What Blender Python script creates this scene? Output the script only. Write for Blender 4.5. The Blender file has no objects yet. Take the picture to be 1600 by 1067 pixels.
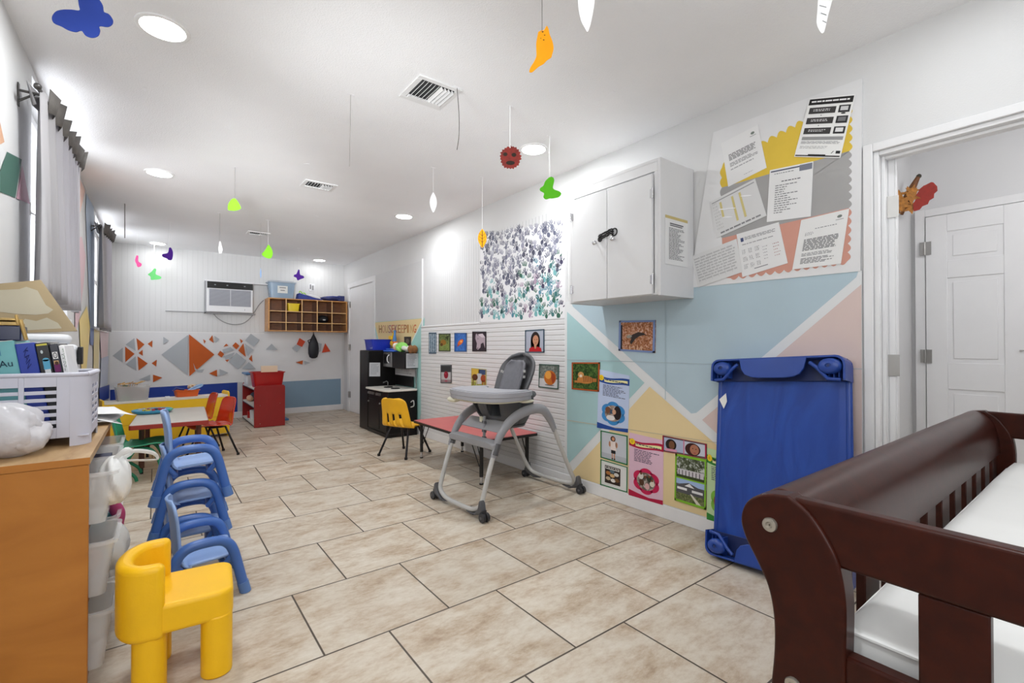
import bpy, math, random
from mathutils import Vector, Matrix
random.seed(7)
SC = bpy.context.scene
COL = SC.collection
PI = math.pi
# ---------------------------------------------------------------- room measures (metres)
RX, LX, BY, HZ, FY = 2.5566, -0.4866, 8.109, 2.44, -1.6   # right wall, left wall, back wall, ceiling, wall behind the camera
EYE = Vector((0, 0, 1.0825)); YAW = 0.648; PITCH = 0.0082; FPX = 736.39; CX = 800.0; CY = 533.5
_F = Vector((math.sin(YAW)*math.cos(PITCH), math.cos(YAW)*math.cos(PITCH), math.sin(PITCH)))
_R = Vector((math.cos(YAW), -math.sin(YAW), 0)); _U = _R.cross(_F)

def ray(u, v): return _F + _R*((u-CX)/FPX) + _U*((CY-v)/FPX)
def on(axis, val, u, v):                      # where the sight line through a photo point meets a real plane
    d = ray(u, v); return EYE + d*((val-EYE[axis])/d[axis])
def wr(u, v, x=RX): return on(0, x, u, v)
def wl(u, v, x=LX): return on(0, x, u, v)
def wb(u, v, y=BY): return on(1, y, u, v)
def hz(u, v, z=0.0): return on(2, z, u, v)

# ---------------------------------------------------------------- materials
def lin(c):
    r = []
    for x in c[:3]:
        x /= 255.0
        r.append(x/12.92 if x <= 0.04045 else ((x+0.055)/1.055)**2.4)
    return (*r, 1.0)
_M = {}
def new_mat(name):
    m = bpy.data.materials.new(name); m.use_nodes = True
    nt = m.node_tree
    return m, nt, nt.nodes['Principled BSDF']
def N(nt, t, **kw):
    n = nt.nodes.new(t)
    for k, v in kw.items(): setattr(n, k, v)
    return n
def coords(nt, scale=1.0):
    g = N(nt, 'ShaderNodeNewGeometry'); mp = N(nt, 'ShaderNodeMapping')
    nt.links.new(g.outputs['Position'], mp.inputs['Vector'])
    mp.inputs['Scale'].default_value = (scale,)*3 if not isinstance(scale, tuple) else scale
    return mp.outputs['Vector']
def objcoords(nt, scale=1.0):
    g = N(nt, 'ShaderNodeTexCoord'); mp = N(nt, 'ShaderNodeMapping')
    nt.links.new(g.outputs['Object'], mp.inputs['Vector'])
    mp.inputs['Scale'].default_value = (scale,)*3 if not isinstance(scale, tuple) else scale
    return mp.outputs['Vector']
def mat(c, rough=0.5, metal=0.0, var=0.06, vscale=9.0, bump=0.0, bscale=120.0, key=None, spec=0.5, coat=0.0, trans=0.0, emit=0.0, sheen=0.0):
    k = (tuple(c), rough, metal, var, vscale, bump, bscale, key, spec, coat, trans, emit)
    if k in _M: return _M[k]
    m, nt, b = new_mat(key or 'paint_%02x%02x%02x' % tuple(int(max(0, min(255, x))) for x in c[:3]))
    b.inputs['Roughness'].default_value = rough; b.inputs['Metallic'].default_value = metal
    b.inputs['Specular IOR Level'].default_value = spec
    if coat: b.inputs['Coat Weight'].default_value = coat
    base = lin(c)
    if var:
        nz = N(nt, 'ShaderNodeTexNoise'); nz.inputs['Scale'].default_value = vscale; nz.inputs['Detail'].default_value = 3
        nt.links.new(objcoords(nt), nz.inputs['Vector'])
        cr = N(nt, 'ShaderNodeValToRGB')
        cr.color_ramp.elements[0].position = 0.3; cr.color_ramp.elements[1].position = 0.7
        cr.color_ramp.elements[0].color = tuple(max(0, x*(1-var)) for x in base[:3])+(1,)
        cr.color_ramp.elements[1].color = tuple(min(1, x*(1+var*0.6)) for x in base[:3])+(1,)
        nt.links.new(nz.outputs['Fac'], cr.inputs['Fac']); nt.links.new(cr.outputs['Color'], b.inputs['Base Color'])
    else: b.inputs['Base Color'].default_value = base
    if bump:
        n2 = N(nt, 'ShaderNodeTexNoise'); n2.inputs['Scale'].default_value = bscale; n2.inputs['Detail'].default_value = 2
        nt.links.new(objcoords(nt), n2.inputs['Vector'])
        bp = N(nt, 'ShaderNodeBump'); bp.inputs['Strength'].default_value = bump; bp.inputs['Distance'].default_value = 0.004
        nt.links.new(n2.outputs['Fac'], bp.inputs['Height']); nt.links.new(bp.outputs['Normal'], b.inputs['Normal'])
    if trans:
        tr = N(nt, 'ShaderNodeBsdfTransparent'); mx = N(nt, 'ShaderNodeMixShader'); mx.inputs['Fac'].default_value = trans
        nt.links.new(b.outputs[0], mx.inputs[1]); nt.links.new(tr.outputs[0], mx.inputs[2])
        nt.links.new(mx.outputs[0], nt.nodes['Material Output'].inputs['Surface'])
    if emit:
        b.inputs['Emission Color'].default_value = base; b.inputs['Emission Strength'].default_value = emit
    _M[k] = m
    return m
def ink(c): return mat(c, rough=0.55, var=0, spec=0.25)
def photo_mat(c1, c2, c3, scale=60.0):
    k = ('photo', c1, c2, c3, scale)
    if k in _M: return _M[k]
    m, nt, b = new_mat('printed_photo'); b.inputs['Roughness'].default_value = 0.4; b.inputs['Specular IOR Level'].default_value = 0.3
    nz = N(nt, 'ShaderNodeTexNoise'); nz.inputs['Scale'].default_value = scale; nz.inputs['Detail'].default_value = 4
    nz.inputs['Distortion'].default_value = 1.2
    nt.links.new(coords(nt), nz.inputs['Vector'])
    cr = N(nt, 'ShaderNodeValToRGB'); e = cr.color_ramp.elements
    e[0].position = 0.33; e[0].color = lin(c1); e[1].position = 0.66; e[1].color = lin(c3)
    x = e.new(0.5); x.color = lin(c2)
    nt.links.new(nz.outputs['Fac'], cr.inputs['Fac']); nt.links.new(cr.outputs['Color'], b.inputs['Base Color'])
    _M[k] = m
    return m
def wood_mat(name, c1, c2, scale=(2, 2, 14), rough=0.35, coat=0.0, dist=2.0, nscale=4.0, spec=0.5):
    if name in _M: return _M[name]
    m, nt, b = new_mat(name); b.inputs['Roughness'].default_value = rough; b.inputs['Coat Weight'].default_value = coat
    b.inputs['Specular IOR Level'].default_value = spec
    nz = N(nt, 'ShaderNodeTexNoise'); nz.inputs['Scale'].default_value = nscale; nz.inputs['Detail'].default_value = 6; nz.inputs['Distortion'].default_value = dist
    nt.links.new(coords(nt, scale), nz.inputs['Vector'])
    cr = N(nt, 'ShaderNodeValToRGB'); cr.color_ramp.elements[0].position = 0.3; cr.color_ramp.elements[1].position = 0.72
    cr.color_ramp.elements[0].color = lin(c1); cr.color_ramp.elements[1].color = lin(c2)
    nt.links.new(nz.outputs['Fac'], cr.inputs['Fac']); nt.links.new(cr.outputs['Color'], b.inputs['Base Color'])
    _M[name] = m
    return m
def groove_mat(name, c, axis, spacing, depth=0.5, dark=0.8, width=0.12, rough=0.45, blotch=0.03):
    """painted board with regular grooves along one world axis"""
    m, nt, b = new_mat(name); b.inputs['Roughness'].default_value = rough; b.inputs['Specular IOR Level'].default_value = 0.35
    g = N(nt, 'ShaderNodeNewGeometry'); s = N(nt, 'ShaderNodeSeparateXYZ'); nt.links.new(g.outputs['Position'], s.inputs[0])
    d = N(nt, 'ShaderNodeMath', operation='DIVIDE'); nt.links.new(s.outputs[axis], d.inputs[0]); d.inputs[1].default_value = spacing
    f = N(nt, 'ShaderNodeMath', operation='FRACT'); nt.links.new(d.outputs[0], f.inputs[0])
    p = N(nt, 'ShaderNodeMath', operation='PINGPONG'); nt.links.new(f.outputs[0], p.inputs[0]); p.inputs[1].default_value = 0.5
    mr = N(nt, 'ShaderNodeMapRange'); nt.links.new(p.outputs[0], mr.inputs[0]); mr.inputs[1].default_value = 0; mr.inputs[2].default_value = width
    mr.inputs[3].default_value = 0; mr.inputs[4].default_value = 1
    nz = N(nt, 'ShaderNodeTexNoise'); nz.inputs['Scale'].default_value = 2.5; nt.links.new(g.outputs['Position'], nz.inputs['Vector'])
    mx = N(nt, 'ShaderNodeMix', data_type='RGBA'); nt.links.new(mr.outputs[0], mx.inputs['Factor'])
    base = lin(c); mx.inputs['A'].default_value = tuple(x*dark for x in base[:3])+(1,); mx.inputs['B'].default_value = base
    nt.links.new(mx.outputs['Result'], b.inputs['Base Color'])
    bp = N(nt, 'ShaderNodeBump'); bp.inputs['Strength'].default_value = depth; bp.inputs['Distance'].default_value = 0.004
    nt.links.new(mr.outputs[0], bp.inputs['Height']); nt.links.new(bp.outputs['Normal'], b.inputs['Normal'])
    return m

# ---------------------------------------------------------------- mesh builder
class MB:
    def __init__(s): s.v = []; s.f = []; s.fm = []; s.mats = []; s.xf = Matrix.Identity(4)
    def _m(s, m):
        if m not in s.mats: s.mats.append(m)
        return s.mats.index(m)
    def add(s, verts, faces, m):
        o = len(s.v); s.v += [tuple(s.xf @ Vector(p)) for p in verts]; k = s._m(m)
        for f in faces: s.f.append([i+o for i in f]); s.fm.append(k)
        return s
    def box(s, c, d, m, rot=None, taper=1.0):
        hx, hy, hz_ = d[0]/2, d[1]/2, d[2]/2
        P = [Vector((x*hx*(taper if z < 0 else 1), y*hy*(taper if z < 0 else 1), z*hz_)) for z in (-1, 1) for y in (-1, 1) for x in (-1, 1)]
        if rot is not None: P = [rot @ p for p in P]
        P = [p+Vector(c) for p in P]
        return s.add(P, [(0, 2, 3, 1), (4, 5, 7, 6), (0, 1, 5, 4), (2, 6, 7, 3), (0, 4, 6, 2), (1, 3, 7, 5)], m)
    def bb(s, a, b, m):                       # box from min corner to max corner
        return s.box([(a[i]+b[i])/2 for i in range(3)], [abs(b[i]-a[i]) for i in range(3)], m)
    def tube(s, pts, r, m, seg=10, closed=False, caps=True, flat=1.0):
        P = [Vector(p) for p in pts]; n = len(P); rs = r if isinstance(r, (list, tuple)) else [r]*n
        T = []
        for i in range(n):
            a = P[(i-1) % n] if (closed or i > 0) else P[i]; b = P[(i+1) % n] if (closed or i < n-1) else P[i]
            T.append((b-a).normalized())
        up = Vector((0, 0, 1)) if abs(T[0].z) < 0.9 else Vector((1, 0, 0))
        nrm = (up-T[0]*up.dot(T[0])).normalized(); V = []
        for i in range(n):
            nrm = (nrm-T[i]*nrm.dot(T[i])).normalized(); bn = T[i].cross(nrm)
            for k in range(seg):
                a = 2*PI*k/seg; V.append(P[i]+nrm*math.cos(a)*rs[i]+bn*math.sin(a)*rs[i]*flat)
        F = []
        for i in range(n if closed else n-1):
            for k in range(seg):
                a, b = i*seg+k, i*seg+(k+1) % seg; c, d = ((i+1) % n)*seg+(k+1) % seg, ((i+1) % n)*seg+k
                F.append((a, b, c, d))
        if caps and not closed: F.append(tuple(range(seg))[::-1]); F.append(tuple((n-1)*seg+k for k in range(seg)))
        return s.add(V, F, m)
    def lathe(s, prof, m, c=(0, 0, 0), seg=24, sx=1.0, sy=1.0, close=True):
        V = []; F = []; n = len(prof)
        for r, z in prof:
            for k in range(seg):
                a = 2*PI*k/seg; V.append((c[0]+r*math.cos(a)*sx, c[1]+r*math.sin(a)*sy, c[2]+z))
        for i in range(n-1):
            for k in range(seg): F.append((i*seg+k, i*seg+(k+1) % seg, (i+1)*seg+(k+1) % seg, (i+1)*seg+k))
        if close: F.append(tuple(range(seg))[::-1]); F.append(tuple((n-1)*seg+k for k in range(seg)))
        return s.add(V, F, m)
    def cyl(s, a, b, r, m, seg=16): return s.tube([a, b], r, m, seg)
    def prism(s, poly, vec, m):
        P = [Vector(p) for p in poly]; n = len(P); vec = Vector(vec)
        V = P+[p+vec for p in P]
        F = [tuple(range(n))[::-1], tuple(range(n, 2*n))]+[(i, (i+1) % n, n+(i+1) % n, n+i) for i in range(n)]
        return s.add(V, F, m)
    def poly(s, pts, m): return s.add([Vector(p) for p in pts], [tuple(range(len(pts)))], m)
    def grid(s, fn, nu, nv, m, skip=None, closed_u=False):
        V = [fn(i/nu, j/nv) for j in range(nv+1) for i in range(nu+1)]; F = []
        for j in range(nv):
            for i in range(nu):
                if skip and skip(i, j): continue
                a = j*(nu+1)+i; F.append((a, a+1, a+nu+2, a+nu+1))
        return s.add(V, F, m)
    def ball(s, c, r, m, nu=16, nv=10):
        r = r if isinstance(r, (list, tuple)) else (r, r, r)
        prof = [(math.sin(PI*j/nv), -math.cos(PI*j/nv)) for j in range(nv+1)]; prof[0] = (0.001, -1); prof[-1] = (0.001, 1)
        V = []; F = []
        for q, z in prof:
            for k in range(nu):
                a = 2*PI*k/nu; V.append((c[0]+q*math.cos(a)*r[0], c[1]+q*math.sin(a)*r[1], c[2]+z*r[2]))
        for i in range(nv):
            for k in range(nu): F.append((i*nu+k, i*nu+(k+1) % nu, (i+1)*nu+(k+1) % nu, (i+1)*nu+k))
        return s.add(V, F, m)
    def build(s, name, parent=None, bevel=0.0, smooth=True, solid=0.0, subsurf=0, bseg=2, ang=52, soff=0.0):
        me = bpy.data.meshes.new(name); me.from_pydata(s.v, [], s.f); me.update()
        for m in s.mats: me.materials.append(m)
        me.polygons.foreach_set('material_index', s.fm)
        if smooth:
            me.polygons.foreach_set('use_smooth', [True]*len(me.polygons)); me.set_sharp_from_angle(angle=math.radians(ang))
        o = bpy.data.objects.new(name, me); COL.objects.link(o)
        if parent: o.parent = parent
        if solid:
            md = o.modifiers.new('solid', 'SOLIDIFY'); md.thickness = solid; md.offset = soff
        if subsurf:
            md = o.modifiers.new('sub', 'SUBSURF'); md.levels = md.render_levels = subsurf
        if bevel:
            md = o.modifiers.new('bevel', 'BEVEL'); md.width = bevel; md.segments = bseg; md.limit_method = 'ANGLE'; md.angle_limit = math.radians(40)
        return o

def thing(name, label, cat, loc=(0, 0, 0), rz=0.0, group=None):
    o = bpy.data.objects.new(name, None); COL.objects.link(o); o.location = loc; o.rotation_euler = (0, 0, rz)
    o.empty_display_size = 0.05
    o['label'] = label; o['category'] = cat
    if group: o['group'] = group
    return o
def tag(o, label, cat, group=None):
    o['label'] = label; o['category'] = cat
    if group: o['group'] = group
    return o
def struct(o): o['kind'] = 'structure'; return o
def dup(root, label, loc, rz):
    r = root.copy(); COL.objects.link(r); r.location = loc; r.rotation_euler = (0, 0, rz); r['label'] = label
    for ch in list(root.children):
        c = ch.copy(); COL.objects.link(c); c.parent = r
        for g in ch.children:
            d = g.copy(); COL.objects.link(d); d.parent = c
    return r
def bez(p0, p1, p2, n=8): return [tuple((1-t)**2*a+2*t*(1-t)*b+t*t*c for a, b, c in zip(p0, p1, p2)) for t in [i/n for i in range(n+1)]]
def arc(cx, cy, rx, ry, a0, a1, n): return [(cx+rx*math.cos(a0+(a1-a0)*i/n), cy+ry*math.sin(a0+(a1-a0)*i/n)) for i in range(n+1)]
def smooth_pts(P, n=6):                        # Catmull-Rom through points
    P = [Vector(p) for p in P]; out = []
    for i in range(len(P)-1):
        a = P[max(i-1, 0)]; b = P[i]; c = P[i+1]; d = P[min(i+2, len(P)-1)]
        for k in range(n):
            t = k/n; out.append(0.5*((2*b)+(c-a)*t+(2*a-5*b+4*c-d)*t*t+(3*b-a-3*c+d)*t**3))
    out.append(P[-1]); return out
def text_mesh(txt, size=1.0):
    cu = bpy.data.curves.new('lettering', 'FONT'); cu.body = txt; cu.size = size; cu.resolution_u = 2
    to = bpy.data.objects.new('lettering', cu); COL.objects.link(to)
    dg = bpy.context.evaluated_depsgraph_get(); dg.update()
    me = bpy.data.meshes.new_from_object(to.evaluated_get(dg))
    V = [tuple(v.co) for v in me.vertices]; F = [tuple(p.vertices) for p in me.polygons]
    bpy.data.objects.remove(to); bpy.data.curves.remove(cu); bpy.data.meshes.remove(me)
    return V, F

class Sheet:
    """flat printed sheet spanned by four corners (top-left, top-right, bottom-right, bottom-left as seen from the room)"""
    def __init__(s, A, B, C, D, n, thick=0.0015, base=(235, 235, 235), bm=None):
        s.A, s.B, s.C, s.D = map(Vector, (A, B, C, D)); s.n = Vector(n).normalized(); s.mb = MB(); s.th = thick
        s.mb.prism([s.A, s.B, s.C, s.D], s.n*thick, bm or ink(base))
    def pt(s, a, b, l=1):
        top = s.A.lerp(s.B, a); bot = s.D.lerp(s.C, a); return top.lerp(bot, b)+s.n*(s.th+0.0006*l)
    def poly(s, P, c, l=1):
        s.mb.poly([s.pt(a, b, l) for a, b in P], c if not isinstance(c, tuple) else ink(c)); return s
    def rect(s, a0, b0, a1, b1, c, l=1): return s.poly([(a0, b0), (a1, b0), (a1, b1), (a0, b1)], c, l)
    def ell(s, a, b, ra, rb, c, l=1, n=20, rot=0.0):
        P = []
        for k in range(n):
            t = 2*PI*k/n; x, y = ra*math.cos(t), rb*math.sin(t); P.append((a+x*math.cos(rot)-y*math.sin(rot), b+x*math.sin(rot)+y*math.cos(rot)))
        return s.poly(P, c, l)
    def lines(s, a0, b0, a1, b1, n, c, l=2, fill=0.45, ragged=0.3):
        h = (b1-b0)/n
        for i in range(n):
            e = a1-(a1-a0)*random.random()*ragged
            x = a0
            while x < e-0.01:                 # words
                w = min(random.uniform(0.04, 0.13)*(a1-a0)*1.3, e-x)
                s.rect(x, b0+i*h, x+w, b0+i*h+h*fill, c, l); x += w+0.018
        return s
    def frame(s, w, c, l=3, h=None):
        h = h or w
        s.rect(0, 0, 1, h, c, l); s.rect(0, 1-h, 1, 1, c, l); s.rect(0, 0, w, 1, c, l); s.rect(1-w, 0, 1, 1, c, l); return s
    def text(s, txt, a, b, h, w, c, l=4, ang=0.0):     # lettering with baseline-left at (a, b), cap height h and total width w in sheet units
        V, F = text_mesh(txt); xs = [v[0] for v in V]; ys = [v[1] for v in V]; sx = w/(max(xs)-min(xs)); sy = h/max(ys)
        ca, sa = math.cos(ang), math.sin(ang); x0 = min(xs); Q = []
        for x, y, z in V:
            px, py = (x-x0)*sx, -y*sy; Q.append(s.pt(a+px*ca-py*sa, b+px*sa+py*ca, l))
        s.mb.add(Q, F, ink(c)); return s
    def build(s, name, parent=None): return s.mb.build(name, parent, smooth=False)
def sheet_px(P, plane, off=0.0, **kw):
    """four photo points on a wall plane -> Sheet; plane 'r' right wall, 'b' back wall, 'l' left wall"""
    if plane == 'r': Q = [wr(u, v, RX-off) for u, v in P]; n = (-1, 0, 0)
    elif plane == 'b': Q = [wb(u, v, BY-off) for u, v in P]; n = (0, -1, 0)
    else: Q = [wl(u, v, LX+off) for u, v in P]; n = (1, 0, 0)
    return Sheet(*Q, n, **kw)
# ================================================================ ROOM SHELL
def wall_paint(name, c, bump=0.15):
    return mat(c, rough=0.55, var=0.035, vscale=1.6, bump=bump, bscale=160, key=name, spec=0.3)
W_PAINT = wall_paint('wall_white', (214, 214, 214)); C_PAINT = wall_paint('ceiling_textured', (240, 240, 241), 0.5)
TRIM = mat((230, 230, 231), rough=0.35, var=0.03, vscale=6, key='trim_gloss')
def floor_mat():
    m, nt, b = new_mat('stone_look_tile'); L = nt.links.new
    g = N(nt, 'ShaderNodeNewGeometry'); s = N(nt, 'ShaderNodeSeparateXYZ'); L(g.outputs['Position'], s.inputs[0])
    def ma(op, a, b_=None):
        n = N(nt, 'ShaderNodeMath', operation=op)
        for i, q in enumerate((a, b_)):
            if q is None: continue
            if isinstance(q, (int, float)): n.inputs[i].default_value = q
            else: L(q, n.inputs[i])
        return n.outputs[0]
    TA, TB, X2, Y2, XO = 0.4947, 0.4988, 0.4773, 2.2119, 0.2351
    ry = ma('DIVIDE', ma('SUBTRACT', s.outputs[1], Y2), TB); row = ma('FLOOR', ry)
    par = ma('FLOORED_MODULO', row, 2.0); off = ma('MULTIPLY', ma('SUBTRACT', 1.0, par), XO)
    rx = ma('DIVIDE', ma('SUBTRACT', ma('SUBTRACT', s.outputs[0], X2), off), TA); colm = ma('FLOOR', rx)
    ex = ma('PINGPONG', ma('FRACT', rx), 0.5); ey = ma('PINGPONG', ma('FRACT', ry), 0.5)
    e = ma('MINIMUM', ex, ey)
    mr = N(nt, 'ShaderNodeMapRange'); L(e, mr.inputs[0]); mr.inputs[1].default_value = 0.0055; mr.inputs[2].default_value = 0.0085
    cb = N(nt, 'ShaderNodeCombineXYZ'); L(colm, cb.inputs[0]); L(row, cb.inputs[1])
    wn = N(nt, 'ShaderNodeTexWhiteNoise', noise_dimensions='3D'); L(cb.outputs[0], wn.inputs['Vector'])
    mp = N(nt, 'ShaderNodeVectorMath', operation='MULTIPLY_ADD'); L(wn.outputs['Color'], mp.inputs[0]); mp.inputs[1].default_value = (30, 30, 30); L(g.outputs['Position'], mp.inputs[2])
    st = N(nt, 'ShaderNodeVectorMath', operation='MULTIPLY'); L(mp.outputs[0], st.inputs[0]); st.inputs[1].default_value = (1.0, 1.9, 1)
    n1 = N(nt, 'ShaderNodeTexNoise'); n1.inputs['Scale'].default_value = 4.2; n1.inputs['Detail'].default_value = 9; n1.inputs['Roughness'].default_value = 0.66; n1.inputs['Distortion'].default_value = 0.25
    L(st.outputs[0], n1.inputs['Vector'])
    cr = N(nt, 'ShaderNodeValToRGB'); E_ = cr.color_ramp.elements
    E_[0].position = 0.33; E_[0].color = lin((158, 132, 104)); E_[1].position = 0.66; E_[1].color = lin((214, 205, 190))
    x = E_.new(0.44); x.color = lin((186, 166, 142)); x = E_.new(0.54); x.color = lin((203, 190, 171))
    n2 = N(nt, 'ShaderNodeTexNoise'); n2.inputs['Scale'].default_value = 26; n2.inputs['Detail'].default_value = 6; n2.inputs['Roughness'].default_value = 0.7; L(st.outputs[0], n2.inputs['Vector'])
    L(ma('ADD', ma('MULTIPLY', n1.outputs['Fac'], 0.68), ma('MULTIPLY', n2.outputs['Fac'], 0.32)), cr.inputs['Fac'])
    hs = N(nt, 'ShaderNodeHueSaturation'); L(cr.outputs['Color'], hs.inputs['Color'])
    v = ma('ADD', 0.93, ma('MULTIPLY', wn.outputs['Value'], 0.12)); L(v, hs.inputs['Value']); hs.inputs['Saturation'].default_value = 0.92
    mx = N(nt, 'ShaderNodeMix', data_type='RGBA'); L(mr.outputs[0], mx.inputs['Factor']); mx.inputs['A'].default_value = lin((78, 68, 58)); L(hs.outputs['Color'], mx.inputs['B'])
    L(mx.outputs['Result'], b.inputs['Base Color'])
    b.inputs['Roughness'].default_value = 0.42; b.inputs['Specular IOR Level'].default_value = 0.35
    bp = N(nt, 'ShaderNodeBump'); bp.inputs['Strength'].default_value = 0.4; bp.inputs['Distance'].default_value = 0.003; L(mr.outputs[0], bp.inputs['Height']); L(bp.outputs['Normal'], b.inputs['Normal'])
    return m
VX = 4.27                                                    # far wall of the little hall behind the doorway
mb = MB(); mb.bb((LX-0.2, FY-0.1, -0.1), (VX+0.1, BY+0.1, 0), floor_mat()); struct(mb.build('floor', smooth=False))
mb = MB(); mb.bb((LX-0.2, FY-0.1, HZ), (VX+0.1, BY+0.1, HZ+0.1), C_PAINT); struct(mb.build('ceiling', smooth=False))
mb = MB(); mb.bb((LX-0.2, BY, 0), (RX+0.12, BY+0.1, HZ), groove_mat('back_wall_board', (214, 214, 214), 0, 0.0605, 0.25, 0.93, 0.1)); wall_back = struct(mb.build('wall_back', smooth=False))
mb = MB(); mb.bb((LX-0.2, FY-0.1, 0), (VX+0.1, FY, HZ), W_PAINT); struct(mb.build('wall_front', smooth=False))
# left wall with two window openings
WIN = [(3.24, 4.46), (6.28, 7.62)]; WZ0, WZ1 = 1.26, 2.40
mb = MB(); t = LX-0.2
ys = [FY]+[q for w in WIN for q in w]+[BY]
for a, b in zip(ys[0::2], ys[1::2]): mb.bb((t, a, 0), (LX, b, HZ), W_PAINT)
for a, b in WIN: mb.bb((t, a, 0), (LX, b, WZ0), W_PAINT); mb.bb((t, a, WZ1), (LX, b, HZ), W_PAINT)
wall_left = struct(mb.build('wall_left', smooth=False))
pane_m = mat((245, 248, 255), rough=0.1, var=0, trans=0.9, key='window_glass')
for k, (a, b) in enumerate(WIN):
    mb = MB(); x0, x1 = LX-0.13, LX-0.08
    mb.bb((x0, a, WZ0), (x1, a+0.05, WZ1), TRIM); mb.bb((x0, b-0.05, WZ0), (x1, b, WZ1), TRIM)
    mb.bb((x0, a+0.05, WZ0), (x1, b-0.05, WZ0+0.05), TRIM); mb.bb((x0, a+0.05, WZ1-0.05), (x1, b-0.05, WZ1), TRIM)
    zm = (WZ0+WZ1)/2; mb.bb((x0, a+0.05, zm-0.025), (x1, b-0.05, zm+0.025), TRIM)
    w = struct(mb.build('window_%d' % (k+1), bevel=0.004))
    mb = MB(); mb.bb((x0+0.02, a+0.05, WZ0+0.05), (x0+0.026, b-0.05, WZ1-0.05), pane_m); struct(mb.build('window_pane', w, smooth=False))
    mb = MB(); mb.bb((LX-0.2, a, WZ0-0.025), (LX+0.025, b, WZ0), TRIM); struct(mb.build('window_sill', w, bevel=0.004))
# right wall with the doorway
DY0, DY1, DZ = -0.16, 0.70, 1.945
mb = MB(); x1 = RX+0.12
mb.bb((RX, DY1, 0), (x1, BY, HZ), W_PAINT); mb.bb((RX, FY, 0), (x1, DY0, HZ), W_PAINT); mb.bb((RX, DY0, DZ), (x1, DY1, HZ), W_PAINT)
wall_right = struct(mb.build('wall_right', smooth=False))
mb = MB()
mb.bb((RX-0.014, DY1, 0), (RX, DY1+0.036, DZ+0.036), TRIM); mb.bb((RX-0.014, DY0-0.036, 0), (RX, DY0, DZ+0.036), TRIM); mb.bb((RX-0.014, DY0, DZ), (RX, DY1, DZ+0.036), TRIM)
mb.bb((RX, DY1-0.02, 0), (x1, DY1, DZ), TRIM); mb.bb((RX, DY0, 0), (x1, DY0+0.02, DZ), TRIM); mb.bb((RX, DY0+0.02, DZ-0.02), (x1, DY1-0.02, DZ), TRIM)
mb.bb((RX+0.03, DY1-0.034, 0), (RX+0.06, DY1-0.02, DZ-0.02), TRIM); mb.bb((RX+0.03, DY0+0.02, DZ-0.034), (RX+0.06, DY1-0.034, DZ-0.02), TRIM)
struct(mb.build('trim_1', bevel=0.003))
# little hall behind the doorway
HALLP = mat((215, 215, 216), rough=0.55, var=0.03, vscale=2, key='hall_paint')
mb = MB(); mb.bb((x1, 0.95, 0), (VX, 1.05, HZ), HALLP); struct(mb.build('wall_hall_left', smooth=False))
mb = MB(); mb.bb((x1, -0.9, 0), (VX, -0.8, HZ), HALLP); struct(mb.build('wall_hall_right', smooth=False))
mb = MB(); mb.bb((VX, -0.9, 0), (VX+0.1, 1.05, HZ), HALLP); struct(mb.build('wall_hall_back', smooth=False))
STEEL = mat((170, 168, 165), rough=0.35, metal=0.9, var=0.05, key='hinge_steel')
DOORP = mat((232, 232, 233), rough=0.38, var=0.02, vscale=5, key='door_paint', spec=0.4)
def six_panel(name, w, h, loc, rz, hinges=True, face=-1):
    """panel door: width along local x from 0, front on the local -y side"""
    mb = MB(); T = 0.036
    mb.bb((0, -T/2+0.006, 0), (w, T/2-0.006, h), DOORP)
    st = 0.11*w/0.86
    cols = [(st, w/2-st*0.5), (w/2+st*0.5, w-st)]; rows = [(0.22*h/2, 0.80*h/2), (0.98*h/2, 1.56*h/2), (1.68*h/2, 1.88*h/2)]
    for sd in (-1, 1):
        def fill(a, b): mb.bb((a[0], sd*(T/2-0.006), a[1]), (b[0], sd*T/2, b[1]), DOORP)
        xs = [0, cols[0][0], cols[0][1], cols[1][0], cols[1][1], w]
        for i in (0, 2, 4): fill((xs[i], 0), (xs[i+1], h))
        zs = [0]+[q for r in rows for q in r]+[h]
        for c in cols:
            for i in range(0, len(zs), 2): fill((c[0], zs[i]), (c[1], zs[i+1]))
            for r in rows:
                g = 0.028; mb.bb((c[0]+g, sd*(T/2-0.006), r[0]+g), (c[1]-g, sd*(T/2-0.001), r[1]-g), DOORP)
    o = struct(mb.build(name, bevel=0.0035)); o.location = loc; o.rotation_euler = (0, 0, rz); return o
d1 = six_panel('door_1', 0.72, 1.925, (RX+0.075, 0.655, 0.008), math.radians(13))   # open leaf, seen almost edge-on
mb = MB()
for z in (1.695, 0.985, 0.22):
    mb.bb((-0.006, -0.026, z-0.048), (-0.001, 0.020, z+0.048), STEEL); mb.cyl((-0.008, 0.022, z-0.05), (-0.008, 0.022, z+0.05), 0.007, STEEL, 10)
struct(mb.build('door_hinges', d1))
d2 = six_panel('door_2', 0.86, 1.955, (VX-0.022, 0.865, 0.008), -PI/2)
mb = MB(); x = VX-0.03
mb.bb((x, 0.87, 0), (VX, 0.925, 2.02), TRIM); mb.bb((x, -0.06, 0), (VX, 0.0, 2.02), TRIM); mb.bb((x, 0.0, 1.968), (VX, 0.87, 2.02), TRIM); struct(mb.build('trim_2', bevel=0.003))
mb = MB()
for z in (1.74, 1.0, 0.25): mb.cyl((-0.004, -0.026, z-0.045), (-0.004, -0.026, z+0.045), 0.007, STEEL, 10); mb.bb((-0.03, -0.026, z-0.045), (0.03, -0.020, z+0.045), STEEL)
struct(mb.build('door_hinges', d2))
mb = MB(); mb.bb((0.44, -0.03, 1.04), (0.46, -0.022, 1.046), STEEL); struct(mb.build('door_hook', d2))
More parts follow.
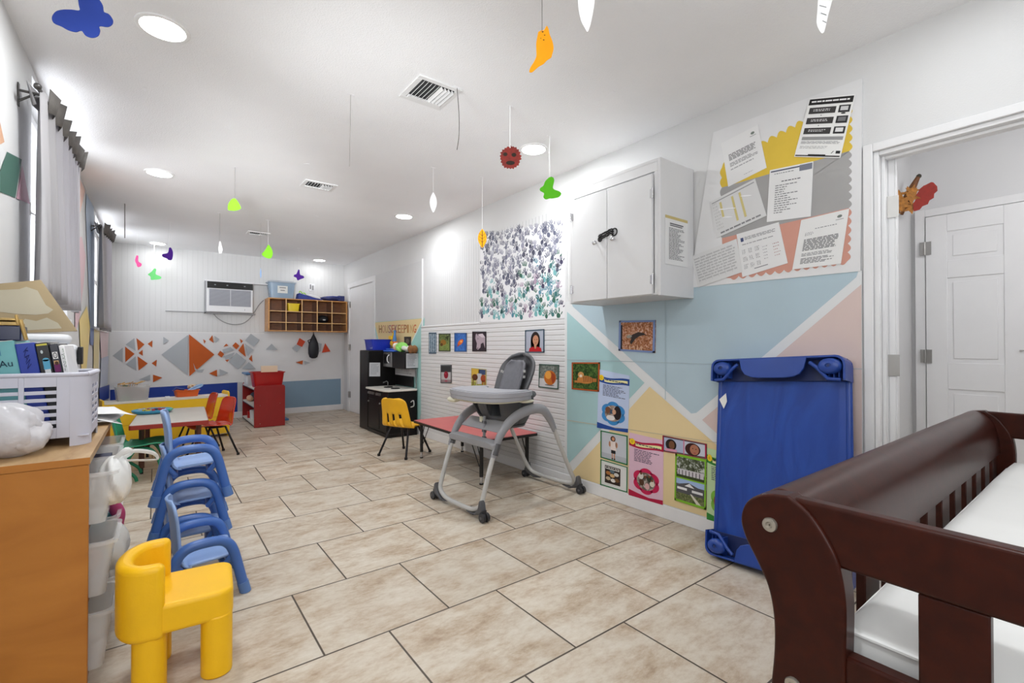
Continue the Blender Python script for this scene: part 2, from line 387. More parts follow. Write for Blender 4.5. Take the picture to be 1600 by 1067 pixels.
# far door on the right wall, by the back corner
mb = MB(); mb.bb((RX-0.008, 6.745, 0.012), (RX, 7.775, 2.005), DOORP); d3 = struct(mb.build('door_3', bevel=0.003))
mb = MB(); mb.bb((RX-0.022, 7.777, 0), (RX, 7.865, 2.02), TRIM); mb.bb((RX-0.022, 6.655, 0), (RX, 6.743, 2.02), TRIM); mb.bb((RX-0.022, 6.655, 2.02), (RX, 7.865, 2.10), TRIM); struct(mb.build('trim_3', bevel=0.004))
mb = MB()
for z in (1.75, 1.05, 0.28): mb.cyl((RX-0.03, 7.772, z-0.05), (RX-0.03, 7.772, z+0.05), 0.008, STEEL, 10); mb.bb((RX-0.014, 7.73, z-0.05), (RX-0.008, 7.772, z+0.05), STEEL)
struct(mb.build('door_hinges', d3))
# baseboards
mb = MB(); mb.bb((RX-0.016, 0.737, 0), (RX, 5.2, 0.085), TRIM); struct(mb.build('baseboard_right', bevel=0.004))
mb = MB(); mb.bb((LX, BY-0.016, 0), (RX-0.02, BY, 0.09), TRIM); struct(mb.build('baseboard_back', bevel=0.004))
mb = MB(); mb.bb((LX, FY, 0), (LX+0.014, BY-0.02, 0.085), TRIM); struct(mb.build('baseboard_left', bevel=0.004))
# panelling on the right wall: low ridged wainscot, upright beadboard above, painted board to the right
PX = 0.012
mb = MB(); mb.bb((RX-PX, 2.682, 0.086), (RX, 5.17, 1.30), groove_mat('ridged_white_board', (218, 218, 219), 2, 0.0415, 0.75, 0.80, 0.16)); struct(mb.build('wall_right_wainscot', smooth=False))
mb = MB(); mb.bb((RX-0.008, 2.66, 1.302), (RX, 5.13, 2.16), groove_mat('beadboard_white', (214, 214, 215), 1, 0.044, 0.7, 0.84, 0.16)); struct(mb.build('wall_right_beadboard', smooth=False))
mb = MB(); mb.bb((RX-0.008, 5.135, 0.6), (RX, 6.65, 2.10), groove_mat('beadboard_grey', (208, 208, 209), 1, 0.044, 0.45, 0.9, 0.14)); struct(mb.build('wall_right_far_board', smooth=False))
mb = MB(); mb.bb((RX-0.016, 3.9, 1.298), (RX, 5.17, 1.312), TRIM); mb.bb((RX-0.02, 5.125, 1.312), (RX-0.0, 5.145, 2.12), TRIM); struct(mb.build('trim_4', bevel=0.002))
MO = PX
LB, TE, YE, PI_, WL = (176, 196, 206), (166, 200, 203), (228, 206, 158), (214, 194, 188), (222, 224, 225)
def mural(name, plane, items, off, parent):
    mb = MB()
    for i, (P, c) in enumerate(items):
        o = off+0.0007*(i+1)
        Q = [wr(u, v, RX-o) if plane == 'r' else wb(u, v, BY-o) if plane == 'b' else wl(u, v, LX+o) for u, v in P]
        mb.poly(Q, mat(c, rough=0.5, var=0.035, vscale=3, spec=0.3))
    return struct(mb.build(name, smooth=False))
mb = MB(); mb.bb((RX-PX, 0.742, 0.086), (RX, 2.681, 1.42), mat(WL, rough=0.5, var=0.03, vscale=3, spec=0.3)); struct(mb.build('wall_right_painted_board', smooth=False))
mural('painted_shapes', 'r', [
    ([(895, 479), (890, 462), (1080, 440), (1341, 424), (1338, 433), (1088, 645), (1080, 646)], LB),
    ([(886, 487), (1007, 598), (886, 727)], TE),
    ([(1015, 604), (1116, 692), (1140, 712), (1140, 819), (890, 742)], YE),
    ([(1346, 444), (1347, 700), (1347, 900), (1160, 838), (1150, 705), (1097, 656)], PI_),
    ([(886, 561.2), (1347, 576), (1347, 577), (886, 562.2)], (168, 184, 190)),
    ([(886, 656.0), (1347, 725), (1347, 726), (886, 657.0)], (196, 186, 160)),
    ([(1039, 446), (1040, 446), (1040, 624), (1039, 624)], (168, 186, 194)),
], PX, wall_right)
mural('painted_shapes', 'r', [
    ([(584, 503.5), (663.5, 496.5), (660, 640), (655, 655), (640, 655), (595, 560)], (158, 204, 200)),
    ([(585, 504), (662.5, 497), (636, 551), (634, 600), (606, 600), (595, 548)], (224, 232, 226)),
    ([(585, 504), (660.5, 497.2), (634.5, 550), (632, 600), (606, 600), (596, 548)], (226, 204, 154)),
    ([(584, 545), (596, 549), (604, 600), (584, 600)], (190, 206, 212)),
], 0.008, wall_right)
# back wall painted shapes
G, O, BL, GB = (176, 181, 186), (190, 88, 26), (32, 62, 150), (132, 158, 178)
def bz(x, y): return (170+x*0.15625, 500+y*0.15625)           # a zoomed reading of the photo, 6.4 to 1
tri = lambda c, *p: ([bz(*q) for q in p], c)
it = [([(172, 517.5), (413, 521), (534, 523), (534, 637), (172, 660)], (224, 224, 225)),
      ([(172, 516.5), (413, 520.5), (413, 521.7), (172, 518)], (236, 236, 236)),
      ([(172, 609.0), (371, 597.4), (371, 652), (172, 664)], BL), ([(437, 596.5), (532.5, 591.4), (532.5, 631.5), (437, 640.5)], GB),
      ([(371, 597.4), (437, 594.2), (437, 645), (371, 652)], (200, 204, 208)),
      tri(G, (38, 358), (140, 275), (140, 425)), tri(O, (163, 265), (258, 338), (165, 422)), tri(G, (168, 245), (255, 180), (268, 308)), tri(O, (276, 180), (357, 243), (292, 306)),
      tri(O, (388, 238), (436, 203), (434, 275)), tri(O, (298, 330), (338, 296), (340, 358)), tri(G, (172, 440), (268, 362), (278, 508)), tri(O, (288, 362), (390, 434), (298, 505)),
      tri(O, (428, 432), (480, 396), (474, 466)), tri(G, (545, 168), (603, 205), (543, 244)), tri(G, (300, 596), (415, 545), (415, 605)), tri(O, (442, 546), (536, 576), (442, 622)),
      tri(G, (526, 345), (790, 150), (790, 552)), tri(O, (802, 142), (1056, 345), (806, 562)),
      tri(G, (845, 430), (868, 486), (900, 500), (955, 490), (935, 525), (890, 522), (862, 500)),
      tri(O, (943, 190), (970, 210), (955, 238)), tri(O, (1002, 196), (1036, 150), (1048, 230)), tri(G, (1056, 158), (1106, 190), (1070, 230)),
      tri(O, (1146, 268), (1174, 236), (1196, 256)), tri(G, (1135, 296), (1215, 268), (1250, 300), (1150, 330)), tri(O, (1088, 345), (1114, 306), (1154, 340), (1128, 376)),
      tri(O, (1236, 256), (1268, 222), (1306, 258), (1276, 294)), tri(O, (1310, 186), (1342, 210), (1322, 234)), tri(G, (1362, 205), (1420, 136), (1508, 200), (1448, 268)),
      tri(O, (1294, 304), (1346, 232), (1370, 370)), tri(G, (1362, 234), (1446, 296), (1390, 362)), tri(G, (1150, 360), (1260, 322), (1225, 380), (1170, 392)), tri(O, (1162, 398), (1204, 394), (1184, 420)),
      tri(G, (1204, 420), (1276, 326), (1374, 404), (1292, 494)), tri(O, (1400, 390), (1430, 346), (1438, 420)), tri(G, (1330, 490), (1400, 418), (1472, 490)),
      tri(O, (1002, 534), (1082, 496), (1084, 566)), tri(G, (1106, 490), (1196, 526), (1108, 560)), tri(G, (1570, 296), (1628, 236), (1690, 300)),
      ([(463.5, 538), (468, 528), (477, 533.5), (472, 542)], (208, 74, 40)), ([(456.5, 544), (462.5, 538.5), (470.5, 542.5), (464, 550)], G), ([(494, 535), (503, 537), (501, 549), (497, 551)], G),
      ([(503, 551), (508, 536), (516.5, 549)], (208, 74, 40)), ([(462, 566), (473.5, 563), (472.5, 569.5)], O), ([(475, 563.5), (485, 567), (476, 569.5)], G)]
mural('painted_triangles', 'b', it, 0.0, wall_back)
# left wall painted shapes
mural('painted_shapes', 'l', [
    ([(0, 190), (7, 222), (0, 226)], (205, 160, 130)), ([(0, 225), (10, 240), (0, 262)], (214, 216, 216)),
    ([(11, 237), (34, 249), (24, 309), (0, 300), (0, 268)], (64, 104, 92)), ([(35, 258), (47, 319), (26, 310)], (205, 160, 176)),
    ([(117.5, 262), (133, 298), (121, 352), (117.5, 345)], (224, 190, 178)), ([(117.5, 345), (121, 352), (119, 360), (117.5, 360)], (226, 214, 170)),
    ([(135, 302), (146.5, 324), (147, 345), (147, 515), (141, 512), (134, 330)], (176, 192, 212)),
    ([(117.5, 372), (128, 370), (134, 400), (131, 440), (124, 500), (117.5, 520)], (218, 186, 192)),
    ([(124, 500), (136, 478), (141, 512), (134, 590), (128, 600)], (238, 214, 140)), ([(141, 512), (147, 514), (146, 540), (141, 538)], (120, 140, 186)),
    ([(147, 514), (156, 514), (154, 580), (146, 590)], (238, 224, 170)), ([(156, 516), (170, 516), (168, 556), (158, 560)], (226, 204, 206)), ([(158, 560), (170, 556), (168, 600), (156, 610)], (196, 204, 220)),
    ([(146, 590), (154, 580), (154, 606), (146, 616)], (206, 212, 216)),
    ([(155, 606), (171, 601), (171, 622), (156, 628)], BL),
], 0.0, wall_left)

# ================================================================ CEILING FITTINGS
GLOW = mat((255, 255, 252), var=0, emit=14.0, key='lamp_lens'); MOUNT = mat((240, 240, 240), rough=0.4, var=0.02, key='lamp_ring')
LN = {(0, 0): 'recessed ceiling light nearest on the left, by the blue butterfly', (0, 1): 'recessed ceiling light in the left row, second from the camera', (0, 2): 'recessed ceiling light in the left row, farthest, above the purple butterfly',
      (1, 0): 'recessed ceiling light nearest on the right, behind the red mask', (1, 1): 'recessed ceiling light in the right row, second from the camera', (1, 2): 'recessed ceiling light at the far right corner, above the cubbies'}
for i, x in enumerate((0.02, 2.08)):
    for j, y in enumerate((2.5, 4.63, 7.83, 0.35)):
        if j < 3:
            t = thing('recessed_light', LN[(i, j)], 'ceiling light', (x, y, HZ), group='recessed ceiling lights')
            mb = MB(); mb.lathe([(0.098, 0), (0.098, -0.005), (0.088, -0.009), (0.080, -0.006)], MOUNT, seg=32, close=False); mb.build('trim_ring', t)
            mb = MB(); mb.lathe([(0.001, -0.0065), (0.0815, -0.0065)], GLOW, seg=32, close=False); mb.build('lens', t)
        la = bpy.data.lights.new('downlight', 'AREA'); la.shape = 'DISK'; la.size = 0.16; la.energy = (8.5, 7.0, 0.8, 10.0 if i == 0 else 2.0)[j]; la.color = (.95, .98, 1.0)
        lo = bpy.data.objects.new('downlight', la); COL.objects.link(lo); lo.location = (x, y, HZ-0.015)
VENTM = mat((226, 226, 226), rough=0.45, var=0.03, key='vent_enamel'); VDARK = mat((60, 60, 62), rough=0.8, var=0, key='vent_dark')
for (x, y, sx, sy, lab) in [(1.172, 2.275, 0.25, 0.26, 'square white ceiling vent nearest the camera, with a grey string beside it'), (1.10, 4.17, 0.26, 0.2, 'white ceiling vent in the middle of the room'), (0.99, 6.4, 0.24, 0.17, 'small dark ceiling vent near the back wall')]:
    t = thing('ceiling_vent', lab, 'vent', (x, y, HZ), group='ceiling vents')
    mb = MB(); w = 0.03
    mb.bb((-sx/2, -sy/2, -0.008), (sx/2, -sy/2+w, 0), VENTM); mb.bb((-sx/2, sy/2-w, -0.008), (sx/2, sy/2, 0), VENTM)
    mb.bb((-sx/2, -sy/2+w, -0.008), (-sx/2+w, sy/2-w, 0), VENTM); mb.bb((sx/2-w, -sy/2+w, -0.008), (sx/2, sy/2-w, 0), VENTM); mb.build('frame', t, bevel=0.003)
    mb = MB(); mb.bb((-sx/2+w, -sy/2+w, -0.002), (sx/2-w, sy/2-w, -0.0005), VDARK); mb.build('duct_opening', t, smooth=False)
    mb = MB(); n = 9
    for k in range(n):
        xx = -sx/2+w+(sx-2*w)*(k+0.5)/n; mb.box((xx, -0.015, -0.012), (0.002, sy-2*w-0.04, 0.02), VENTM, rot=Matrix.Rotation(math.radians(35 if k < n/2 else -35), 3, 'Y'))
    mb.build('louvers', t, smooth=False)
    mb = MB(); mb.bb((-sx/2+w, sy/2-w-0.035, -0.018), (sx/2-w, sy/2-w-0.012, -0.008), VENTM); mb.build('damper_bar', t)

# ================================================================ CURTAINS
CURT = mat((196, 194, 196), rough=0.85, var=0.10, vscale=14, bump=0.3, bscale=260, key='curtain_cloth', spec=0.1, trans=0.0)
def cloth_mat():
    m, nt, b = new_mat('thin_curtain'); b.inputs['Base Color'].default_value = lin((196, 194, 196)); b.inputs['Roughness'].default_value = 0.9; b.inputs['Specular IOR Level'].default_value = 0.1
    wv = N(nt, 'ShaderNodeTexNoise'); wv.inputs['Scale'].default_value = 300; nt.links.new(coords(nt, (1, 1, 0.2)), wv.inputs['Vector'])
    bp = N(nt, 'ShaderNodeBump'); bp.inputs['Strength'].default_value = 0.15; nt.links.new(wv.outputs['Fac'], bp.inputs['Height']); nt.links.new(bp.outputs['Normal'], b.inputs['Normal'])
    tl = N(nt, 'ShaderNodeBsdfTranslucent'); tl.inputs['Color'].default_value = lin((196, 194, 200)); mx = N(nt, 'ShaderNodeMixShader'); mx.inputs['Fac'].default_value = 0.3
    nt.links.new(b.outputs[0], mx.inputs[1]); nt.links.new(tl.outputs[0], mx.inputs[2]); nt.links.new(mx.outputs[0], nt.nodes['Material Output'].inputs['Surface']); return m
CLOTH = cloth_mat(); RODM = mat((90, 88, 86), rough=0.4, metal=0.8, var=0.05, key='rod_metal')
CAP = mat((112, 108, 104), rough=0.85, var=0.15, vscale=30, key='header_cloth')
for k, (y0, y1, z0, z1, nf, lab, rl) in enumerate([(2.90, 4.20, 1.29, 2.20, 7, 'grey curtain with a gathered header, nearest on the left wall', 'dark curtain rod on wall brackets, holding the nearest curtain'), (5.80, 7.03, 1.24, 2.19, 6, 'grey curtain on the left wall by the back corner', 'dark curtain rod holding the far curtain by the back corner')]):
    xr = LX+0.078; DZ_ = .10 if k == 0 else .13
    t = thing('curtain', lab, 'curtain', (xr, y0, z0), group='grey curtains')
    def cf(u, v, y0=y0, y1=y1, nf=nf, z0=z0, z1=z1, k=k):
        y = u*(y1-y0); am = (0.034 if k == 0 else .022)+0.012*math.sin(5*u+k); pinch = 0.5+0.5*(1-v)
        ph = 2*PI*nf*u+0.7*math.sin(7*u+k)
        x = am*pinch*math.sin(ph)+0.008*math.sin(3.1*ph+v*2)*(1-v)
        return (x, y+0.02*math.sin(4*v+9*u), v*(z1-z0+DZ_*u)+0.012*math.sin(9*u+k)*(1-v))
    mb = MB(); mb.grid(cf, 160, 14, CLOTH); mb.build('cloth_panel', t, solid=0.0015, ang=80)
    mb = MB()
    for i in range(nf*2):                          # gathered ruffle standing up above the rod
        u = (i+0.5)/(nf*2); yy = u*(y1-y0); s_ = 1 if i % 2 else -1; zt = z1-z0+DZ_*u
        mb.add([(s_*0.012, yy-0.05, zt-0.065), (s_*0.032, yy, zt-0.055), (s_*0.012, yy+0.05, zt-0.065), (s_*0.03-0.01, yy-0.055, zt+0.03+.02*math.sin(7*i)), (s_*0.05, yy+0.005, zt+0.045+.02*math.sin(5*i)), (s_*0.02, yy+0.055, zt+0.025)], [(0, 1, 4, 3), (1, 2, 5, 4)], CAP if i % 2 else CLOTH)
    mb.build('gathered_header', t, solid=0.002, ang=60)
    r = thing('curtain_rod', rl, 'curtain rod', (xr, y0, z1), group='curtain rods')
    rz_ = lambda q: DZ_*q/(y1-y0)
    mb = MB(); mb.cyl((0, -0.05, rz_(-.05)), (0, y1-y0+0.05, rz_(y1-y0+.05)), 0.008, RODM, 12); mb.build('rod', r)
    for yy in (0.05, y1-y0+0.045):
        q = rz_(yy); w_ = .078; mb = MB(); mb.tube([(-w_, yy, q), (0, yy, q)], 0.006, RODM, 8); mb.tube([(-w_, yy, q-0.05), (-0.025, yy, q-0.004)], 0.005, RODM, 8); mb.bb((-w_, yy-0.012, q-0.07), (-w_+.005, yy+0.012, q+0.03), RODM); mb.build('bracket', r)
    for yy in (-0.06, y1-y0+0.06):
        mb = MB(); mb.ball((0, yy, rz_(yy)), (0.014, 0.018, 0.014), RODM, 10, 8); mb.build('finial', r)
p = wl(47, 326)
mb = MB(); mb.bb((LX, p.y-0.006, p.z-0.03), (LX+0.003, p.y+0.006, p.z+0.03), STEEL); mb.tube([(LX+0.003, p.y, p.z-0.02), (LX+0.025, p.y, p.z-0.03), (LX+0.035, p.y, p.z-0.012)], 0.003, STEEL, 8)
tag(mb.build('wall_hook'), 'small metal hook on the white wall left of the nearest curtain', 'hook')
# ================================================================ RIGHT WALL: CABINET, NOTICE BOARD, PICTURES
CABP = mat((216, 216, 217), rough=0.4, var=0.03, vscale=4, key='cabinet_paint', spec=0.4)
BLACK = mat((18, 18, 20), rough=0.45, var=0.1, key='black_plastic'); CHROME = mat((205, 205, 208), rough=0.2, metal=0.85, var=0, key='chrome')
t = thing('wall_cabinet', 'white two-door wall cabinet with knobs and a black strap lock', 'cabinet', (0, 0, 0))
cx0, cy0, cy1, cz0, cz1 = 2.22, 1.575, 2.292, 1.36, 2.125
mb = MB(); T = 0.018
mb.bb((cx0, cy0, cz0), (RX-PX, cy0+T, cz1), CABP); mb.bb((cx0, cy1-T, cz0), (RX-PX, cy1, cz1), CABP)
mb.bb((cx0, cy0+T, cz0+0.004), (RX-PX, cy1-T, cz0+T), CABP); mb.bb((cx0, cy0+T, cz1-T), (RX-PX, cy1-T, cz1), CABP)
mb.bb((cx0+0.012, cy0+T, cz0+T), (cx0+0.02, cy1-T, cz1-T), CABP); mb.bb((RX-PX-0.01, cy0+T, cz0+T), (RX-PX-0.002, cy1-T, cz1-T), CABP)
mb.bb((cx0, cy0+T, cz1-0.07), (cx0+0.012, cy1-T, cz1-T), CABP); mb.bb((cx0, cy0+T, cz0+T), (cx0+0.012, cy0+0.04, cz1-0.07), CABP); mb.bb((cx0, cy1-0.05, cz0+T), (cx0+0.012, cy1-T, cz1-0.07), CABP)
mb.build('carcass', t, bevel=0.002)
for a, b, hy in ((1.618, 1.9445, 1.612), (1.9485, 2.248, 2.254)):
    mb = MB(); mb.bb((cx0-0.018, a, cz0+0.008), (cx0-0.0005, b, 2.04), CABP); d = mb.build('door', t, bevel=0.0025)
    ky = 1.885 if a < 1.8 else 2.03
    mb = MB(); mb.lathe([(0.004, 0), (0.004, 0.01), (0.014, 0.018), (0.015, 0.024), (0.010, 0.031), (0.001, 0.033)], CHROME, seg=16)
    k = mb.build('knob', d); k.location = (cx0-0.018, ky, 1.722); k.rotation_euler = (0, -PI/2, 0)
    for z in (1.45, 1.93):
        mb = MB(); mb.cyl((cx0-0.022, hy, z-0.03), (cx0-0.022, hy, z+0.03), 0.006, CHROME, 10); mb.bb((cx0-0.0205, min(hy, hy+(0.018 if a < 1.8 else -0.018)), z-0.024), (cx0-0.018, max(hy, hy+(0.018 if a < 1.8 else -0.018)), z+0.024), CHROME); mb.build('hinge', d)
mb = MB()
pts = [(cx0-0.026, 2.005, 1.745), (cx0-0.036, 1.985, 1.752), (cx0-0.030, 1.965, 1.757), (cx0-0.038, 1.945, 1.758), (cx0-0.032, 1.92, 1.765), (cx0-0.04, 1.90, 1.77), (cx0-0.028, 1.885, 1.765)]
for dz in (-0.012, 0.0, 0.012): mb.tube([(x, y, z+dz+random.uniform(-.003, .003)) for x, y, z in smooth_pts(pts, 4)], 0.0055, BLACK, 6)
mb.tube([(cx0-0.021, 1.885+0.02*math.cos(a), 1.765+0.022*math.sin(a)) for a in [2*PI*i/16 for i in range(16)]], 0.004, BLACK, 6, closed=True)
mb.tube([(cx0-0.021, 2.00+0.014*math.cos(a), 1.742+0.014*math.sin(a)) for a in [2*PI*i/16 for i in range(16)]], 0.004, BLACK, 6, closed=True)
mb.build('strap_lock', t)
GR, DK, MID = (168, 168, 170), (92, 92, 96), (134, 134, 137)
sy = cy0-0.001
A_ = [on(1, sy, u, v) for u, v in ((1039, 335), (1074, 345), (1074, 418), (1039, 412))]
s = Sheet(*A_, (0, -1, 0), base=(222, 222, 222)); s.rect(0, 0, 1, 0.06, (196, 178, 120), 1); s.text('CHILD CARE NOTICE', .2, .2, .03, .6, DK, 2) if 0 else None
s.rect(.2, .14, .8, .165, DK, 1); s.rect(.2, .18, .75, .2, DK, 1); s.lines(.16, .24, .9, .9, 24, (120, 120, 123), 1, .55, .5)
tag(s.build('notice_sheet'), 'typed notice taped to the side of the white wall cabinet', 'paper')

# ---- notice board
def W(P, off): return [wr(u, v, RX-off) for u, v in P]
t = thing('bulletin_board', 'bulletin board with yellow, grey and pink bands and a white scalloped border', 'bulletin board', (0, 0, 0))
BO = PX+0.003
mb = MB(); P = W([(1117, 208), (1349, 124), (1346, 424), (1079, 450)], 0.0005); mb.prism(P, (-0.016, 0, 0), mat((222, 222, 223), rough=0.6, var=0.03, key='board_paper')); mb.build('backing', t, smooth=False)
def scallop(P0, P1, n, amp, up):
    out = []
    for i in range(n*8):
        f = i/(n*8); d = abs(math.sin(PI*f*n))*amp
        out.append((P0[0]+(P1[0]-P0[0])*f+up[0]*d, P0[1]+(P1[1]-P0[1])*f+up[1]*d))
    return out
def band(name, P, c, off):
    mb = MB(); mb.poly(W(P, off), mat(c, rough=0.75, var=0.05, vscale=6, spec=0.15)); mb.build(name, t, smooth=False)
yel = scallop((1128, 262), (1328, 152), 14, 6, (-.4, -1)) + scallop((1327, 152), (1327, 236), 6, 5, (1, 0)) + [(1327, 236), (1128, 293)] + scallop((1128, 293), (1128, 262), 2, 3, (-1, 0))
gry = [(1128, 293), (1327, 236)] + scallop((1326, 236), (1326, 325), 7, 5, (1, 0)) + [(1326, 325), (1128, 372)] + scallop((1128, 372), (1128, 293), 5, 3, (-1, 0))
pnk = [(1128, 372), (1326, 325)] + scallop((1326, 325), (1324, 408), 6, 5, (1, 0)) + scallop((1324, 408), (1140, 433), 13, 5, (0, 1)) + [(1132, 434)]
band('yellow_band', yel, (222, 190, 76), PX+0.0052); band('grey_band', gry, (164, 163, 162), PX+0.0054); band('pink_band', pnk, (208, 154, 138), PX+0.0056)
PO = PX+0.0065
def paper(P, lab, off=PO, base=(228, 228, 228), name='notice_sheet'):
    s = sheet_px(P, 'r', off, base=base, thick=0.001); s._lab = lab; s._nm = name; return s
def done(s, grp='papers on the bulletin board'): tag(s.build(s._nm), s._lab, 'paper', grp)
s = paper([(1127, 224), (1184, 195), (1198, 262), (1138, 292)], 'typed letter at the top left of the bulletin board, on the yellow band')
s.ell(.84, .12, .05, .03, (120, 130, 122), 1); s.rect(.76, .17, .92, .185, GR, 1); s.lines(.14, .33, .9, .48, 5, (120, 120, 122), 1, .6, .15); s.lines(.14, .53, .9, .62, 3, MID, 1, .5, .3); s.lines(.14, .66, .8, .70, 1, GR, 1, .6, .2); s.lines(.45, .9, .7, .92, 1, GR, 1, .7, .1); done(s)
s = paper([(1265, 154), (1337, 147), (1313, 247), (1241, 245)], 'black and white flyer with three dark boxes, top right of the bulletin board', PO+0.002, base=(234, 234, 232), name='flyer')
s.rect(.02, .02, .98, .12, (38, 36, 36), 1); s.lines(.08, .055, .94, .085, 1, (235, 235, 235), 2, .8, .02)
for i, b in enumerate((.165, .335, .505)):
    s.rect(.07, b, .66, b+.105, (66, 64, 64), 1); s.lines(.17, b+.03, .56, b+.075, 2, (220, 220, 220), 2, .5, .25); s.rect(.72, b-.01, .96, b+.105, (50, 50, 52), 1)
    s.rect(.76, b+.01, .92, b+.075, ((205, 205, 205), (120, 120, 122), (225, 225, 225))[i], 2)
    if i < 2: s.ell(.37, b+.135, .012, .009, (120, 120, 120), 2)
s.ell(.84, .285, .05, .012, (40, 40, 42), 2); s.rect(.07, .655, .96, .71, (150, 150, 150), 1); s.lines(.07, .73, .96, .78, 3, GR, 2, .5, .1); s.lines(.07, .81, .7, .86, 3, (185, 185, 185), 1, .5, .4)
s.poly([(.78, .93), (.82, .89), (.84, .89), (.80, .93)], DK, 1); s.rect(.88, .885, .97, .93, (40, 40, 42), 1); s.rect(.02, .965, .98, .985, (48, 46, 46), 1); s.rect(.3, .95, .68, .985, (40, 38, 38), 2); done(s)
s = paper([(1203, 266), (1271, 252), (1267, 338), (1198, 347)], 'printed letter with a grey-blue header bar in the middle of the bulletin board', PO+0.001)
s.rect(.03, .03, .7, .055, (86, 90, 108), 1); s.rect(.7, .02, .98, .13, (120, 124, 138), 1); s.lines(.12, .09, .6, .115, 1, MID, 1, .6, .1); s.lines(.3, .25, .75, .275, 1, DK, 1, .7, .05); s.lines(.16, .32, .72, .88, 13, MID, 1, .4, .7); done(s)
s = paper([(1109, 316), (1180, 279), (1198, 337), (1120, 372)], 'tilted sheet in a shiny plastic sleeve with yellow strips, left side of the bulletin board', PO+0.0015, base=(214, 214, 214), name='sleeved_sheet')
for a in (.2, .46, .62): s.rect(a, .14, a+.045, .8 if a > .4 else .55, (206, 192, 130), 1)
s.rect(.04, .06, .96, .085, (150, 150, 152), 1); s.lines(.1, .9, .95, .95, 1, MID, 1, .8, .05); s.lines(.05, .1, .2, .85, 9, (190, 190, 190), 1, .5, .3)
for a, b in ((.25, .35), (.4, .42), (.3, .6), (.75, .3)): s.ell(a, b, .12, .014, (240, 240, 242), 2, 10, .5)
done(s)
s = paper([(1079, 401), (1151, 373), (1160, 425), (1091, 449)], 'grey printed chart in a sleeve at the lower left corner of the bulletin board', PO+0.0025, base=(216, 216, 216), name='sleeved_sheet')
for i in range(9):
    s.lines(.06, .12+i*.085, .94, .12+i*.085+.055, 1, (184, 184, 185), 1, .8, .05)
for i in range(6): s.rect(.06+i*.15, .1, .066+i*.15, .9, (188, 188, 188), 2)
done(s)
s = paper([(1151, 366), (1217, 347), (1231, 411), (1160, 433)], 'printed table of figures in a plastic sleeve, bottom middle of the bulletin board', PO+0.001, base=(224, 224, 224), name='sleeved_sheet')
s.rect(.08, .12, .15, .21, (70, 80, 120), 1); s.lines(.18, .12, .9, .2, 3, MID, 1, .5, .1); s.lines(.1, .27, .85, .31, 1, GR, 1, .6, .1)
for i in range(3):
    for j in range(3): s.lines(.08+j*.15, .4+i*.17, .18+j*.15, .51+i*.17, 4, DK, 1, .6, .2)
s.lines(.55, .45, .68, .8, 5, MID, 1, .25, .4); s.lines(.78, .45, .92, .8, 5, (150, 90, 90), 1, .25, .3); s.rect(.3, .88, .6, .9, MID, 1); done(s)
s = paper([(1252, 344), (1327, 326), (1314, 412), (1238, 421)], 'typed form with paragraphs at the lower right corner of the bulletin board', PO+0.002, base=(226, 226, 225))
s.ell(.83, .1, .05, .028, (120, 126, 120), 1); s.rect(.76, .15, .92, .165, GR, 1); s.lines(.35, .23, .8, .25, 1, MID, 1, .7, .05); s.lines(.15, .29, .35, .36, 3, MID, 1, .5, .3)
s.lines(.15, .42, .88, .66, 9, (120, 120, 122), 1, .65, .12); s.lines(.15, .70, .8, .77, 3, MID, 1, .5, .3); s.lines(.15, .80, .85, .92, 5, (130, 130, 132), 1, .6, .4); done(s)

# ---- handprint sheet
t = thing('handprint_poster', 'large white sheet covered in dark and teal painted handprints', 'poster', (0, 0, 0))
QA, QB, QC, QD = [wr(u, v, RX-0.009) for u, v in ((750.5, 366), (882, 345), (884, 499), (751, 503.5))]
s = Sheet(QA, QB, QC, QD, (-1, 0, 0), base=(230, 230, 232), thick=0.0012); s.mb.build('paper_sheet', t, smooth=False); s.mb = MB()
rnd = random.Random(3)
def hand(s, a, b, sz, ang, c, l, ex=0):
    ca, sa = math.cos(ang), math.sin(ang); ax, ay = sz/1.24, sz/0.80
    def tr(P): return [(a+(x*ca-y*sa)*ax, b+(x*sa+y*ca)*ay) for x, y in P]
    m = ink(c)
    if rnd.random() < .72: s.poly(tr([(0.34*math.cos(q)*(.9+.2*rnd.random()), .15+.36*math.sin(q)*(.85+.3*rnd.random())) for q in [2*PI*i/11 for i in range(11)]]), m, l)
    for x, ln, an in ((-.36, .45, -.42), (-.15, .58, -.12), (.06, .60, .06), (.26, .52, .25), (.48, .36, .95)):
        if rnd.random() < .08: continue
        y0 = -.2 if an < .9 else .12; w = .075+.03*rnd.random(); dx, dy = math.sin(an), -math.cos(an); px, py = dy*w, -dx*w
        e = (x+dx*ln, y0+dy*ln); s.poly(tr([(x+px, y0+py), (x-px, y0-py), (e[0]-px*.8, e[1]-py*.8), (e[0]+dx*w*.8, e[1]+dy*w*.8), (e[0]+px*.8, e[1]+py*.8)]), m, l)
tops = [(96, 98, 118), (120, 122, 140), (78, 80, 98), (140, 140, 156), (150, 150, 168)]; lows = [(96, 168, 160), (72, 120, 120), (88, 92, 112), (120, 176, 180), (92, 140, 160), (70, 66, 92), (170, 150, 170), (60, 104, 88)]
n = 0
for j in range(13):
    for i in range(17):
        a = .03+(i+.5*(j % 2))*.057+rnd.uniform(-.02, .02); b = .045+j*.074+rnd.uniform(-.02, .02)
        if a > .97 or b > .96: continue
        c = rnd.choice(lows if (b+a*.35+rnd.uniform(-.2, .2) > .72) else tops); n += 1
        hand(s, a, b, rnd.uniform(.052, .07), rnd.uniform(-.7, .7), c, 1+(n % 6)*.2)
s.mb.build('handprints', t, smooth=False)

